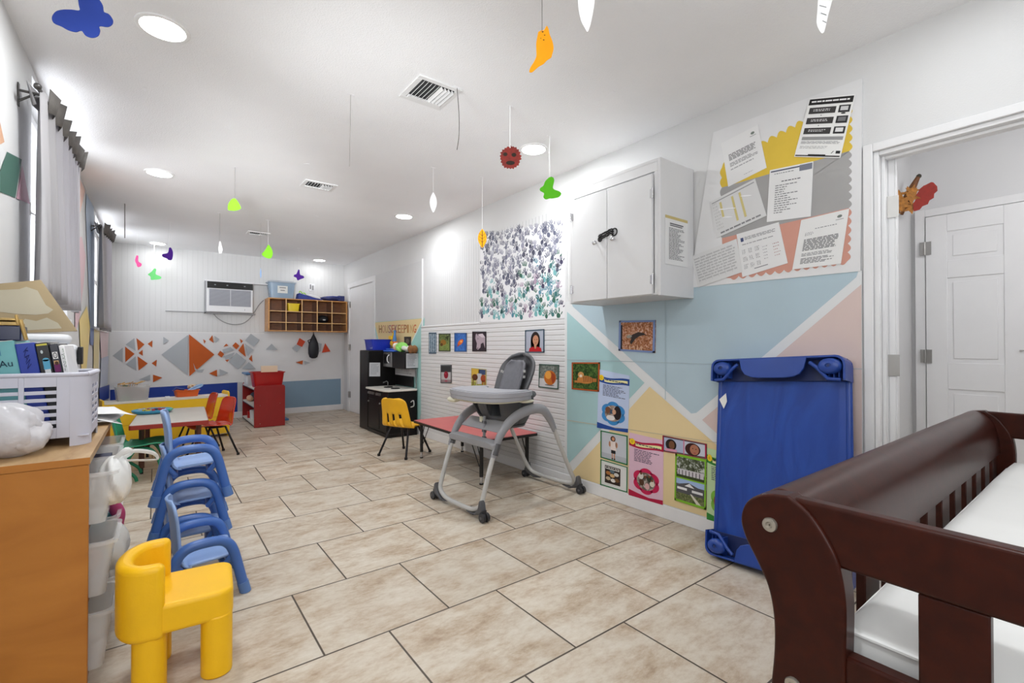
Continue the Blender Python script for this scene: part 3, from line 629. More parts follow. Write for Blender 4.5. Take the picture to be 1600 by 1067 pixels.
# ---- picture cards
def card(P, lab, frame, draw, off=PX+0.001, fw=.06, name='picture_card', grp=None, cat='picture', base=(90, 90, 90), bm=None):
    s = sheet_px(P, 'r', off, base=base, thick=0.002, bm=bm); draw(s)
    if frame: s.frame(fw, frame, 6)
    tag(s.build(name), lab, cat, grp); return s
SK1, SK2, HAIR = (196, 140, 108), (120, 80, 56), (34, 24, 22)
GC = 'picture cards on the ridged white wall'
def rc(x0, y0, x1, y1, k=0): return [(x0, y0), (x1, y0-k), (x1, y1), (x0, y1)]
def d_zebra(s):
    for i in range(7): s.poly([(.1+.12*i, .05), (.16+.12*i, .05), (.08+.14*i, .5), (.2+.12*i, .95), (.13+.12*i, .95), (.02+.14*i, .5)], (40, 60, 84) if i % 2 else (190, 206, 216), 2)
card(rc(670.5, 519.5, 682, 552.5), 'blue-grey narrow picture card, farthest in the top row on the ridged white wall', (70, 90, 110), d_zebra, grp=GC, bm=photo_mat((60, 84, 110), (130, 156, 176), (200, 214, 222), 50))
def d_fox(s): s.rect(0, .55, 1, 1, photo_mat((90, 110, 50), (120, 140, 66), (150, 160, 90)), 1); s.ell(.4, .5, .25, .16, (150, 106, 40), 2); s.ell(.25, .62, .12, .09, (90, 60, 26), 3); s.poly([(.55, .2), (.9, .1), (.8, .4)], (50, 60, 30), 2)
card(rc(686, 521, 704, 549), 'green and brown animal picture card, second in the top row', (70, 76, 60), d_fox, grp=GC, bm=photo_mat((48, 60, 30), (92, 110, 52), (140, 150, 90)))
def d_fish(s): s.rect(0, 0, 1, 1, photo_mat((30, 84, 160), (48, 104, 184), (70, 124, 200), 20), 1); s.ell(.5, .5, .26, .12, (222, 108, 40), 2, rot=-.5); s.ell(.56, .46, .08, .06, (245, 170, 90), 3); s.poly([(.3, .6), (.22, .75), (.42, .66)], (190, 80, 40), 2)
card(rc(710.5, 520, 729.5, 549.5), 'bright blue picture card with an orange fish', (60, 96, 150), d_fish, grp=GC)
def d_horse(s): s.rect(0, 0, 1, 1, (52, 42, 50), 1); s.poly([(.25, .15), (.32, .1), (.4, .2), (.7, .12), (.95, .3), (.95, .9), (.8, .55), (.62, .62), (.6, .8), (.42, .92), (.3, .85), (.34, .6), (.22, .35)], (176, 160, 170), 2); s.ell(.42, .36, .03, .02, (30, 24, 28), 3); s.ell(.4, .84, .04, .03, (90, 74, 84), 3); s.poly([(.4, .14), (.75, .1), (.95, .3), (.7, .3)], (208, 196, 204), 3)
card(rc(738.5, 518, 760, 549), 'dark picture card with a pale grey horse head', (48, 40, 46), d_horse, grp=GC)
def d_girl(s):
    s.rect(0, 0, 1, 1, (176, 182, 196), 1); s.ell(.54, .45, .24, .36, HAIR, 2); s.poly([(.3, .45), (.78, .45), (.76, .9), (.3, .9)], HAIR, 2); s.ell(.56, .46, .15, .22, SK1, 3)
    s.poly([(.2, .97), (.24, .8), (.42, .74), (.54, .8), (.66, .74), (.84, .8), (.88, .97)], (186, 28, 36), 4); s.poly([(.48, .66), (.62, .66), (.6, .8), (.55, .84), (.5, .8)], SK1, 5)
    s.ell(.51, .43, .022, .014, (40, 24, 20), 5); s.ell(.63, .43, .022, .014, (40, 24, 20), 5); s.ell(.57, .58, .045, .014, (170, 70, 66), 5)
card(rc(821, 516, 851, 551, 2), 'portrait picture card of a long-haired child in a red top', (62, 84, 100), d_girl, grp=GC, fw=.05)
def d_berry(s): s.rect(0, 0, 1, .4, (54, 56, 58), 1); s.rect(0, .4, 1, .82, (190, 190, 192), 1); s.rect(0, .8, 1, 1, (150, 130, 134), 1); s.ell(.5, .55, .2, .2, (140, 24, 46), 2); s.ell(.5, .88, .14, .06, (166, 90, 104), 2); s.ell(.46, .48, .06, .06, (180, 50, 70), 3)
card(rc(689, 570, 706, 598.5), 'grey picture card with a single dark red berry', (92, 96, 98), d_berry, grp=GC)
def d_horses(s):
    s.rect(0, .7, 1, 1, photo_mat((110, 130, 50), (150, 160, 70), (180, 180, 90)), 1); s.rect(0, 0, .55, .5, (214, 180, 70), 1); s.rect(.5, 0, 1, .3, (60, 80, 120), 1); s.rect(.4, .25, .7, .8, (196, 200, 200), 2)
    s.ell(.25, .45, .2, .16, (96, 56, 30), 3); s.rect(.1, .5, .16, .85, (120, 90, 50), 3); s.rect(.32, .5, .38, .85, (200, 190, 160), 3); s.ell(.82, .5, .18, .2, (160, 74, 40), 3); s.rect(.74, .6, .8, .92, (170, 90, 50), 3); s.rect(.9, .6, .95, .92, (150, 74, 40), 3)
card(rc(737, 575, 760, 606, -2), 'yellow and green picture card with two brown horses', (196, 180, 110), d_horses, grp=GC, fw=.03, base=(190, 190, 110))
def d_peach(s): s.rect(0, 0, 1, .6, photo_mat((76, 84, 80), (104, 112, 106), (150, 158, 150), 30), 1); s.rect(0, .6, 1, 1, (206, 206, 208), 1); s.ell(.57, .55, .3, .3, (196, 110, 36), 2); s.ell(.48, .44, .16, .17, (234, 164, 70), 3); s.poly([(.6, .3), (.8, .4), (.84, .6), (.72, .8), (.64, .6)], (160, 66, 30), 3); s.ell(.55, .86, .24, .03, (120, 110, 110), 1.5)
card([(843, 568.5), (874, 570), (873, 608.5), (842, 605)], 'dark green framed picture card of a ripe peach, behind the high chair', (66, 96, 86), d_peach, grp=GC, fw=.045)
def d_tiger(s):
    s.ell(.5, .62, .3, .14, (198, 130, 66), 2); s.ell(.34, .45, .11, .11, (206, 150, 90), 3); s.ell(.34, .49, .05, .05, (236, 220, 200), 4); s.rect(.1, .66, .5, .74, (190, 124, 62), 3); s.rect(.74, .56, .9, .68, (176, 110, 54), 3)
    for i in range(6): s.poly([(.42+.06*i, .5), (.44+.06*i, .5), (.46+.06*i, .7), (.445+.06*i, .7)], (50, 30, 18), 4)
card([(894, 566), (938, 566), (937, 612), (894, 608)], 'orange-framed picture of a resting tiger on the pale blue wall', (176, 84, 40), d_tiger, fw=.05, bm=photo_mat((24, 44, 18), (54, 84, 36), (96, 124, 60), 40), name='framed_picture')
def d_liz(s):
    s.poly([(.24, .55), (.4, .45), (.55, .37), (.7, .4), (.8, .5), (.72, .46), (.58, .5), (.48, .58), (.36, .78), (.32, .7), (.36, .58)], (52, 46, 44), 3); s.ell(.3, .52, .08, .05, (150, 146, 134), 4, rot=-.3); s.tube = None
    for a in (.3, .42, .52, .62): s.poly([(a, .8), (a+.02, .8), (a+.05, .98), (a+.02, .98)], (212, 176, 140), 2)
    s.rect(.0, .15, .1, .95, (40, 36, 44), 2)
card([(968, 501), (1025, 500), (1024, 551.5), (967, 548)], 'blue-framed picture of a dark lizard on brown bark', (120, 140, 184), d_liz, fw=.06, bm=photo_mat((110, 62, 36), (172, 112, 72), (206, 170, 150), 55), name='framed_picture')
# ---- big posters
def poster(P, lab, c_bg, c_dk, c_fl, nm, draw, off=PX+0.0022):
    s = sheet_px(P, 'r', off, base=c_bg, thick=0.0012)
    s.poly([(0, .07)]+[(i/10, .09+.025*math.sin(i/10*5)) for i in range(11)]+[(1, .19)]+[(1-i/10, .2+.02*math.sin((1-i/10)*5)) for i in range(11)], c_dk, 1)
    s.poly([(.2, .125)]+[(.2+.75*i/8, .125+.02*math.sin((.2+.75*i/8)*5)) for i in range(9)]+[(.2+.75*(8-i)/8, .17+.02*math.sin((.2+.75*(8-i)/8)*5)) for i in range(9)], (236, 232, 170), 2)
    s.lines(.22, .145, .92, .165, 1, (70, 74, 90), 3, .7, .03)
    s.ell(.1, .13, .085, .048, (244, 206, 40), 3); s.text(nm, .075, .15, .036, .05, (150, 104, 30), 5)
    s.lines(.16, .24, .9, .44, 8, (64, 60, 84), 2, .42, .45)
    for k in range(6): a = 2*PI*k/6+.5; s.ell(.52+.2*math.cos(a), .71+.105*math.sin(a), .2, .10, c_fl, 2)
    s.ell(.52, .71, .30, .155, c_fl, 3); draw(s); s.poly([(0, .9), (.3, .93), (.6, .955), (1, .93), (1, 1), (0, 1)], c_dk, 2)
    tag(s.build('wall_poster'), lab, 'poster', 'flower-photo posters low on the right wall')
def dp1(s): s.ell(.52, .71, .27, .14, photo_mat((70, 60, 56), (150, 130, 116), (200, 190, 180), 26), 4); s.ell(.66, .69, .12, .12, (34, 26, 28), 5); s.ell(.36, .66, .09, .055, SK2, 5); s.ell(.56, .68, .06, .045, (206, 160, 130), 6); s.ell(.45, .79, .14, .045, (226, 222, 220), 5); s.rect(.42, .65, .52, .72, (60, 76, 96), 5)
poster([(936, 577), (984, 587), (981.5, 676), (933, 668)], 'pale blue poster with a blue flower around a photo, beside the tiger picture', (190, 204, 232), (38, 74, 150), (62, 138, 200), 'C', dp1)
def dp2(s):
    s.ell(.52, .71, .27, .14, photo_mat((60, 54, 52), (120, 108, 100), (196, 190, 180), 30), 4)
    for a, b, c in ((.38, .64, (210, 206, 200)), (.62, .66, (50, 60, 48)), (.56, .78, (216, 170, 170)), (.7, .72, (222, 214, 200)), (.4, .74, (92, 62, 44))): s.ell(a, b, .07, .05, c, 5)
    for a, b in ((.38, .6), (.5, .64), (.62, .62), (.7, .67)): s.ell(a, b, .035, .02, SK2, 6)
poster([(983.5, 675.5), (1037, 688), (1036, 789), (982.5, 773)], 'pink poster with a crimson flower around a group photo', (222, 186, 204), (178, 28, 66), (200, 36, 84), 'D', dp2)
def dp3(s): s.ell(.52, .71, .27, .14, (150, 44, 40), 4); s.ell(.42, .7, .12, .1, (176, 80, 60), 5)
poster([(1105, 699.5), (1151, 712), (1151, 825), (1104.5, 811)], 'light green poster partly hidden behind the blue cot', (196, 222, 172), (56, 140, 60), (130, 190, 70), 'E', dp3)
def d_kid(s):
    s.rect(0, .78, 1, 1, (178, 182, 190), 1); s.rect(.4, .6, .56, .74, (40, 40, 44), 2); s.rect(.42, .72, .46, .92, SK1, 2); s.rect(.5, .72, .54, .92, SK1, 2); s.poly([(.36, .3), (.58, .3), (.6, .62), (.38, .62)], (232, 216, 210), 3)
    s.ell(.35, .42, .04, .1, SK1, 3); s.ell(.6, .42, .04, .1, SK1, 3); s.ell(.47, .22, .09, .1, (60, 36, 28), 3); s.ell(.48, .22, .055, .065, SK1, 4); s.rect(.42, .9, .47, .95, (60, 40, 40), 3); s.rect(.5, .9, .55, .95, (60, 40, 40), 3)
card([(939, 672), (981.5, 680.5), (981.5, 727), (939, 714.5)], 'green-framed card of a standing child in a pale top, above a white card', (40, 120, 70), d_kid, fw=.04, base=(196, 200, 208), cat='picture', off=PX+0.001)
def d_book(s):
    s.rect(.17, .17, .74, .85, (50, 40, 36), 2); s.rect(.2, .2, .7, .3, (230, 228, 220), 3); s.lines(.22, .21, .68, .29, 1, (60, 50, 50), 4, .8, .05)
    for a, b, c in ((.3, .45, (170, 110, 60)), (.45, .52, (206, 170, 120)), (.6, .44, (210, 206, 200)), (.3, .66, (190, 170, 140)), (.48, .7, (230, 226, 220)), (.62, .66, (120, 84, 50)), (.44, .36, (90, 110, 120))): s.ell(a, b, .09, .07, c, 3)
card([(939, 717), (981.5, 729.5), (981, 769.5), (938.5, 757)], 'green-framed white card with a dark book cover printed on it', (40, 120, 70), d_book, fw=.035, base=(222, 222, 220), off=PX+0.001)
def d_faces(s):
    s.rect(.03, .1, .5, .9, (176, 184, 210), 1); s.rect(.5, .1, .97, .9, (200, 204, 218), 1); s.ell(.2, .5, .13, .36, HAIR, 2); s.ell(.22, .5, .07, .26, SK2, 3); s.rect(.06, .76, .34, .92, (216, 150, 176), 3); s.rect(.49, .05, .515, .95, (210, 120, 150), 3)
    s.ell(.7, .55, .17, .42, (60, 26, 26), 2); s.ell(.74, .55, .1, .34, (176, 116, 90), 3); s.ell(.705, .48, .014, .03, HAIR, 4); s.ell(.775, .5, .014, .03, HAIR, 4); s.ell(.75, .76, .03, .03, (160, 70, 66), 4)
card([(1036, 680), (1104.5, 693.5), (1104.5, 716.5), (1036, 705)], 'wide crimson-framed card showing two faces, beside the pink poster', (176, 34, 70), d_faces, fw=.03, off=PX+0.003)
def d_house(s):
    s.rect(0, 0, 1, .48, photo_mat((40, 44, 30), (92, 100, 76), (200, 204, 200), 45), 1); s.rect(.08, .3, .92, .42, (206, 202, 206), 2)
    for i in range(7): s.rect(.12+.11*i, .32, .15+.11*i, .42, (96, 90, 96), 3)
    s.rect(0, .42, 1, .48, (60, 70, 40), 3); s.rect(0, .5, 1, .62, (160, 184, 222), 1); s.poly([(.04, .64), (.45, .56), (.96, .66), (.96, .8), (.04, .8)], (84, 84, 88), 2); s.poly([(.32, .64), (.48, .57), (.64, .65)], (230, 230, 230), 3)
    s.rect(.08, .68, .4, .73, (232, 232, 232), 3); s.rect(.56, .69, .9, .74, (224, 224, 224), 3); s.rect(0, .8, 1, 1, photo_mat((70, 84, 44), (104, 110, 70), (130, 130, 90)), 2); s.poly([(.5, .78), (.56, .78), (.9, .98), (.74, .98)], (214, 208, 196), 3)
    s.rect(0, .475, 1, .505, (130, 184, 50), 5)
card([(1056, 708), (1104.5, 718), (1103.5, 796.5), (1054.5, 781)], 'lime green framed card with two house photographs', (130, 184, 50), d_house, fw=.05, off=PX+0.0045)
# ---- housekeeping lettering
t = thing('letter_banner', 'row of cut-out letters spelling HOUSEKEEPING on the yellow painted shape', 'letters', (0, 0, 0))
cols = [(150, 104, 70), (200, 150, 130), (196, 160, 120), (160, 120, 130), (190, 110, 90), (150, 90, 110), (170, 120, 80), (206, 150, 110), (160, 100, 70), (176, 124, 70), (200, 160, 110), (196, 84, 50)]
for i, ch in enumerate('HOUSEKEEPING'):
    u0 = 593.5+i*4.9; V, F = text_mesh(ch); xs = [v[0] for v in V]; top = max(v[1] for v in V)
    Y0, Y1 = wr(u0, 515).y, wr(u0+(4.2 if ch != 'I' else 2.2), 515).y
    zb, zt = wr(u0, 520.2 - i*0.02).z, wr(u0, 508.2-i*0.09).z
    mb = MB(); mb.add([(RX-0.0125, Y0+(Y1-Y0)*(x-min(xs))/(max(xs)-min(xs)), zb+(zt-zb)*y/top) for x, y, z in V], F, ink(cols[i])); mb.build('letter', t, smooth=False, solid=0.001)
s = sheet_px([(631.5, 526), (642.5, 526), (642, 541), (632, 540)], 'r', 0.0125, base=(52, 44, 40)); s.ell(.5, .5, .25, .3, (110, 96, 84), 1); tag(s.build('picture_card'), 'small dark picture card under the HOUSEKEEPING letters', 'picture')
# ================================================================ BACK WALL FITTINGS
AW = mat((228, 228, 230), rough=0.4, var=0.02, key='appliance_white')
t = thing('air_conditioner', 'white wall air conditioner with a black control panel and grey grille', 'air conditioner', (0, 0, 0))
ax0, ax1, az0, az1, ay = 0.578, 1.160, 1.562, 2.0, 7.93
mb = MB(); mb.bb((ax0, ay, az0), (ax1, BY, az1), AW); mb.build('housing', t, bevel=0.008)
mb = MB(); mb.bb((ax0+0.004, ay-0.012, az1-0.10), (ax1-0.004, ay-0.0005, az1-0.006), mat((14, 15, 18), rough=0.2, var=0, key='gloss_black'))
for x in (0.09, 0.24, 0.46): mb.bb((ax0+x, ay-0.0135, az1-0.055), (ax0+x+0.02, ay-0.0122, az1-0.045), ink((150, 156, 160)))
mb.build('control_panel', t)
mb = MB(); mb.bb((ax0+0.03, ay-0.006, az0+0.09), (ax1-0.03, ay-0.0005, az1-0.115), mat((140, 142, 150), rough=0.6, var=0, key='grille_grey'))
for i in range(22): z = az0+0.095+i*0.0108; mb.bb((ax0+0.032, ay-0.009, z), (ax1-0.032, ay-0.0062, z+0.004), mat((176, 178, 186), rough=0.5, var=0, key='grille_slat'))
mb.bb(((ax0+ax1)/2-0.003, ay-0.010, az0+0.09), ((ax0+ax1)/2+0.003, ay-0.0062, az1-0.115), AW); mb.build('grille', t)
mb = MB(); mb.bb((ax0+0.006, ay-0.01, az0+0.006), (ax1-0.006, ay-0.0005, az0+0.085), AW); mb.bb((ax1-0.11, ay-0.0115, az0+0.03), (ax1-0.106, ay-0.0102, az0+0.055), ink((120, 122, 126))); mb.build('lower_panel', t, bevel=0.003)
tm = mat((150, 150, 152), rough=0.5, var=0.03, key='grey_strip')
mb = MB(); mb.bb((ax0-0.025, ay+0.02, az1+0.002), (1.36, BY, az1+0.018), AW); mb.bb((ax0-0.02, ay+0.06, az0-0.02), (ax0-0.003, BY, az1), tm); mb.bb((ax0-0.02, ay+0.06, az0-0.022), (ax1+0.04, BY, az0-0.004), tm); mb.build('mounting_frame', t, smooth=False)
mb = MB(); mb.bb((0.11, BY-0.018, 1.555), (ax0-0.022, BY, 1.565), tm); tag(mb.build('wall_strip', smooth=False), 'thin grey strip along the back wall left of the air conditioner', 'strip')
mb = MB(); P = [on(1, BY-0.03, u, v) for u, v in ((333, 489), (340, 497), (352, 504), (366, 507), (380, 505), (391, 497), (398, 487), (405, 476), (412, 469))]
mb.tube(smooth_pts(P, 5), 0.006, mat((150, 150, 150), rough=0.5, var=0, key='cord_grey'), 8); tag(mb.build('power_cord'), 'grey power cord drooping under the air conditioner to the cubbies', 'cord')
# wall cubbies
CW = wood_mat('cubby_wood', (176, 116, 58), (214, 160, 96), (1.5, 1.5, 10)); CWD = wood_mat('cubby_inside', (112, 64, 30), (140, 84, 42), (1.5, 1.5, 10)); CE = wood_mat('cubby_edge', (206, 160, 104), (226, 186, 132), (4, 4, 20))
t = thing('wall_cubby', 'wooden wall cubby shelf with fifteen openings, on the back wall', 'cubby shelf', (0, 0, 0))
qx0, qx1, qy, qz0, qz1 = 1.345, 2.512, 7.80, 1.296, 1.80
mb = MB(); mb.bb((qx0, BY-0.01, qz0), (qx1, BY-0.001, qz1), CWD); mb.build('back_panel', t, smooth=False)
for x in (qx0, qx1-0.018): mb = MB(); mb.bb((x, qy, qz0), (x+0.018, BY-0.011, qz1), CW); mb.build('side_panel', t, bevel=0.002)
for z in (qz0, qz1-0.016): mb = MB(); mb.bb((qx0+0.019, qy, z), (qx1-0.019, BY-0.011, z+0.016), CW); mb.build('shelf', t, bevel=0.002)
cw = (qx1-qx0-0.036)/5; zs = [qz0+0.13, qz0+0.30]
for z in zs: mb = MB(); mb.bb((qx0+0.019, qy, z), (qx1-0.019, BY-0.011, z+0.012), CWD); mb.bb((qx0+0.019, qy-0.002, z), (qx1-0.019, qy-0.0002, z+0.012), CE); mb.build('shelf', t, smooth=False)
for i in range(1, 5): mb = MB(); x = qx0+0.018+cw*i; mb.bb((x-0.006, qy+0.0005, qz0+0.017), (x+0.006, BY-0.011, qz1-0.017), CWD); mb.bb((x-0.007, qy-0.003, qz0+0.004), (x+0.007, qy, qz1-0.004), CE); mb.build('divider', t, smooth=False)
YP = mat((236, 206, 40), rough=0.4, var=0.04, key='yellow_plastic')
def open_bin(name, w, d, h, th, m, parent=None, tap=0.86, rim=0.008, rimm=None):
    mb = MB(); b = lambda z, o=0: (w/2*(tap+(1-tap)*z/h)-o, d/2*(tap+(1-tap)*z/h)-o)
    def ring(z, o): x, y = b(z, o); r = 0.22*min(x, y); return [(x-r+r*math.cos(a), y-r+r*math.sin(a)) for a in [0, PI/6, PI/3, PI/2]]+[(-x+r-r*math.sin(a), y-r+r*math.cos(a)) for a in [0, PI/6, PI/3, PI/2]]+[(-x+r-r*math.cos(a), -y+r-r*math.sin(a)) for a in [0, PI/6, PI/3, PI/2]]+[(x-r+r*math.sin(a), -y+r-r*math.cos(a)) for a in [0, PI/6, PI/3, PI/2]]
    R = [[(x, y, 0) for x, y in ring(0, 0)], [(x, y, h-rim) for x, y in ring(h-rim, 0)], [(x, y, h-rim) for x, y in ring(h-rim, -rim)], [(x, y, h) for x, y in ring(h, -rim)], [(x, y, h) for x, y in ring(h, th)], [(x, y, th) for x, y in ring(th, th)]]
    V = [p for r in R for p in r]; n = len(R[0]); F = [tuple(range(n))[::-1], tuple((len(R)-1)*n+k for k in range(n))]
    for i in range(len(R)-1): F += [(i*n+k, i*n+(k+1) % n, (i+1)*n+(k+1) % n, (i+1)*n+k) for k in range(n)]
    mb.add(V, F, m); return mb
o = open_bin('b', 0.175, 0.22, 0.12, 0.004, YP).build('storage_bin'); o.location = (qx0+0.018+cw*1.5, 7.93, zs[1]+0.0125); tag(o, 'small yellow plastic bin in the top row of the wall cubby', 'bin')
x = qx0+0.018+cw*3.5
t = thing('dark_bundle', 'dark bundle with a small white tag in the middle row of the wall cubby', 'bag', (x, 7.93, zs[0]+0.0125))
mb = MB(); mb.ball((0, 0, 0.068), (0.09, 0.10, 0.066), mat((24, 24, 28), rough=0.7, var=0.2, vscale=30, key='dark_cloth'), 18, 12); mb.build('cloth', t)
mb = MB(); mb.bb((-0.02, -0.105, 0.045), (0.02, -0.098, 0.06), ink((200, 200, 200))); mb.build('tag', t)
# things on top of the cubby
CLR = mat((176, 200, 222), rough=0.25, var=0.05, trans=0.45, key='clear_plastic', spec=0.5); CLRL = mat((206, 214, 224), rough=0.3, var=0.03, trans=0.25, key='clear_lid')
t = thing('storage_box', 'clear blue-tinted lidded storage box with a white label on top of the wall cubby', 'box', (1.54, 7.93, qz1+0.0005))
open_bin('b', 0.36, 0.25, 0.235, 0.004, CLR).build('box_body', t)
mb = MB(); mb.box((0, 0, 0.245), (0.39, 0.275, 0.018), CLRL); mb.box((0, 0, 0.258), (0.33, 0.22, 0.012), CLRL); mb.build('lid', t, bevel=0.006)
mb = MB(); mb.bb((-0.07, -0.122, 0.075), (0.07, -0.119, 0.185), ink((226, 226, 222)))
for z, w in ((.15, .045), (.11, .03)): mb.bb((-w, -0.1228, z), (w, -0.1222, z+0.014), ink((130, 130, 132)))
mb.build('label', t, smooth=False)
mb = MB(); mb.box((0.02, 0.01, 0.10), (0.28, 0.17, 0.17), mat((86, 124, 176), rough=0.7, var=0.3, vscale=14, key='blue_contents')); mb.build('contents', t, bevel=0.02)
NB = mat((48, 66, 150), rough=0.6, var=0.25, vscale=16, key='blue_nylon'); NB2 = mat((40, 48, 104), rough=0.6, var=0.3, vscale=18, key='navy_nylon'); LIME = mat((150, 214, 60), rough=0.5, var=0.05, key='lime'); WPL = mat((226, 228, 232), rough=0.5, var=0.05, key='white_plastic')
def lump(mb, c, r, m, seed=0, amp=0.15, nu=22, nv=12):
    rn = random.Random(seed); ph = [rn.uniform(0, 6) for _ in range(6)]; V = []; F = []
    for i in range(nv+1):
        th = PI*i/nv
        for k in range(nu):
            a = 2*PI*k/nu; d = 1+amp*(math.sin(3*a+ph[0]+2*th)*.5+math.sin(5*a+ph[1])*math.sin(3*th+ph[2])*.5+.4*math.sin(7*a+ph[3]+5*th))*math.sin(th)
            V.append((c[0]+r[0]*math.sin(th)*math.cos(a)*d, c[1]+r[1]*math.sin(th)*math.sin(a)*d, c[2]-r[2]*math.cos(th)*(d if i else 1)))
    for i in range(nv):
        for k in range(nu): F.append((i*nu+k, i*nu+(k+1) % nu, (i+1)*nu+(k+1) % nu, (i+1)*nu+k))
    mb.add(V, F, m); return mb
t = thing('folded_bag', 'blue bag with a lime green strap on top of the wall cubby', 'bag', (1.93, 7.93, qz1))
mb = MB(); mb.prism([(-0.17, -0.09, 0.001), (-0.15, -0.09, 0.10), (-0.06, -0.09, 0.075), (0.12, -0.09, 0.035), (0.2, -0.09, 0.02), (0.2, -0.09, 0.001)], (0, 0.17, 0), NB); mb.build('cloth', t, bevel=0.012, bseg=3)
mb = MB(); mb.tube([(-0.15, -0.095, 0.10), (-0.14, -0.1, 0.128), (-0.12, -0.1, 0.115), (-0.1, -0.095, 0.09), (-0.08, -0.095, 0.105), (-0.05, -0.095, 0.08)], 0.008, LIME, 8); mb.build('strap', t)
mb = MB(); mb.prism([(-0.05, -0.097, 0.074), (0.02, -0.097, 0.085), (0.14, -0.097, 0.06), (0.18, -0.097, 0.022), (0.1, -0.097, 0.032)], (0, 0.10, 0), WPL); mb.build('white_lining', t, bevel=0.006)
t = thing('folded_bag', 'navy bag lying flat at the right end of the wall cubby', 'bag', (2.31, 7.93, qz1))
mb = MB(); lump(mb, (0, 0, 0.044), (0.185, 0.10, 0.042), NB2, 3, .12); mb.box((0.12, -0.02, 0.05), (0.10, 0.15, 0.085), NB2); mb.build('cloth', t, bevel=0.008)
mb = MB(); mb.tube([(-0.12, -0.09, 0.06), (-0.02, -0.105, 0.075), (0.1, -0.1, 0.07)], 0.007, NB, 8); mb.build('strap', t)
mb = MB(); p = wb(489, 521, 7.9)
pr = [(0.004, 0.0), (0.012, -0.03), (0.045, -0.10), (0.072, -0.17), (0.082, -0.25), (0.080, -0.33), (0.062, -0.39), (0.03, -0.41), (0.001, -0.412)]
t = thing('hanging_bag', 'black bag hanging under the wall cubby', 'bag', (2.03, 7.97, qz0-0.012))
mb.lathe(pr[::-1], mat((22, 23, 32), rough=0.5, var=0.3, vscale=20, key='black_nylon'), seg=20, sy=0.6); mb.build('bag_body', t)
mb = MB(); mb.tube([(-0.03, 0, -0.1), (-0.085, 0, -0.125), (-0.055, 0, -0.2)], 0.008, BLACK, 8); mb.tube([(0, 0, 0.011), (0, 0, -0.02)], 0.006, BLACK, 8); mb.build('strap', t)
p = wb(487, 449)
t = thing('wall_plate', 'white double wall plate with switches above the bags on the back wall', 'switch', (p.x, BY, p.z))
mb = MB(); mb.bb((-0.045, -0.008, -0.06), (0.045, 0, 0.06), AW); mb.build('plate', t, bevel=0.003)
mb = MB(); mb.bb((-0.03, -0.011, -0.03), (-0.012, -0.0082, 0.045), ink((120, 120, 122))); mb.bb((0.0, -0.011, -0.045), (0.03, -0.0082, 0.03), ink((150, 150, 152))); mb.build('switch', t, smooth=False)
# ================================================================ CRIB
CRIB = wood_mat('crib_mahogany', (42, 14, 7), (56, 20, 10), (3, 12, 12), rough=0.34, coat=0.02, dist=.6, spec=.2)
CRIBX = wood_mat('crib_mahogany_long', (42, 14, 7), (58, 21, 11), (12, 3, 12), rough=0.34, coat=0.03, dist=.6, spec=.24)
BOLT = mat((176, 170, 158), rough=0.35, metal=0.8, var=0.05, key='bolt_metal')
t = thing('crib', 'dark mahogany sleigh crib with curved posts and slatted sides', 'crib', (0, 0, 0))
outer = [(.30, .867), (.336, .861), (.36, .843), (.369, .816), (.363, .790), (.346, .760), (.330, .728), (.322, .69), (.321, .64), (.327, .57), (.337, .44), (.346, .28), (.35, .14), (.346, 0)]
inner = [(.250, 0), (.250, .28), (.241, .48), (.234, .60), (.231, .69), (.231, .745), (.238, .79), (.253, .822), (.274, .850), (.30, .867)]
prof = [(p.x, p.y) for p in smooth_pts([(a, b, 0) for a, b in outer], 5)]+[(p.x, p.y) for p in smooth_pts([(a, b, 0) for a, b in inner], 5)][1:-1]
MY = -0.12
for (x, sgn) in ((0.722, 1), (2.178, 1), (0.722, -1), (2.178, -1)):
    mb = MB(); mb.prism([(x, y if sgn > 0 else MY-y, z) for y, z in prof], (0.036, 0, 0), CRIB); p_ = mb.build('post', t, bevel=0.004, bseg=3)
    if sgn > 0 and x < 1:
        for (y, z) in ((.324, .820), (.294, .604)):
            mb = MB(); mb.lathe([(0.001, -0.004), (0.0095, -0.004), (0.0105, 0), (0.0095, 0.003), (0.0048, 0.0034), (0.0036, 0.001), (0.001, 0.001)], BOLT, seg=24, close=False); b_ = mb.build('bolt', p_); b_.location = (x-0.0035, y, z); b_.rotation_euler = (0, -PI/2, 0)
y0, y1 = MY-.236, .236
for x in (0.728, 2.182):
    mb = MB(); mb.bb((x, y0-.06, .785), (x+.024, y1+.062, .865), CRIB); mb.build('end_top_rail', t, bevel=0.005, bseg=3)
    mb = MB(); mb.bb((x, y0, .585), (x+.024, y1, .672), CRIB); mb.build('end_lower_rail', t, bevel=0.004)
    mb = MB(); mb.bb((x, y0, .20), (x+.024, y1, .27), CRIB); mb.build('end_bottom_rail', t, bevel=0.004)
    for yy in (.128, -.012, -.152, -.292):
        mb = MB(); mb.bb((x+.003, yy-.031, .672), (x+.021, yy+.031, .785), CRIB); mb.bb((x+.003, yy-.031, .27), (x+.021, yy+.031, .585), CRIB); mb.build('end_slat', t, bevel=0.002)
pa = [(.350, .828), (.352, .846), (.338, .861), (.318, .864), (.296, .852), (.278, .828), (.268, .79), (.264, .755), (.264, .732)]
pb = [(.286, .732), (.286, .755), (.291, .785), (.302, .812), (.318, .832), (.333, .836), (.342, .824)]
pr = [(p.x, p.y) for p in smooth_pts([(a, b, 0) for a, b in pa], 5)]+[(p.x, p.y) for p in smooth_pts([(a, b, 0) for a, b in pb], 5)]
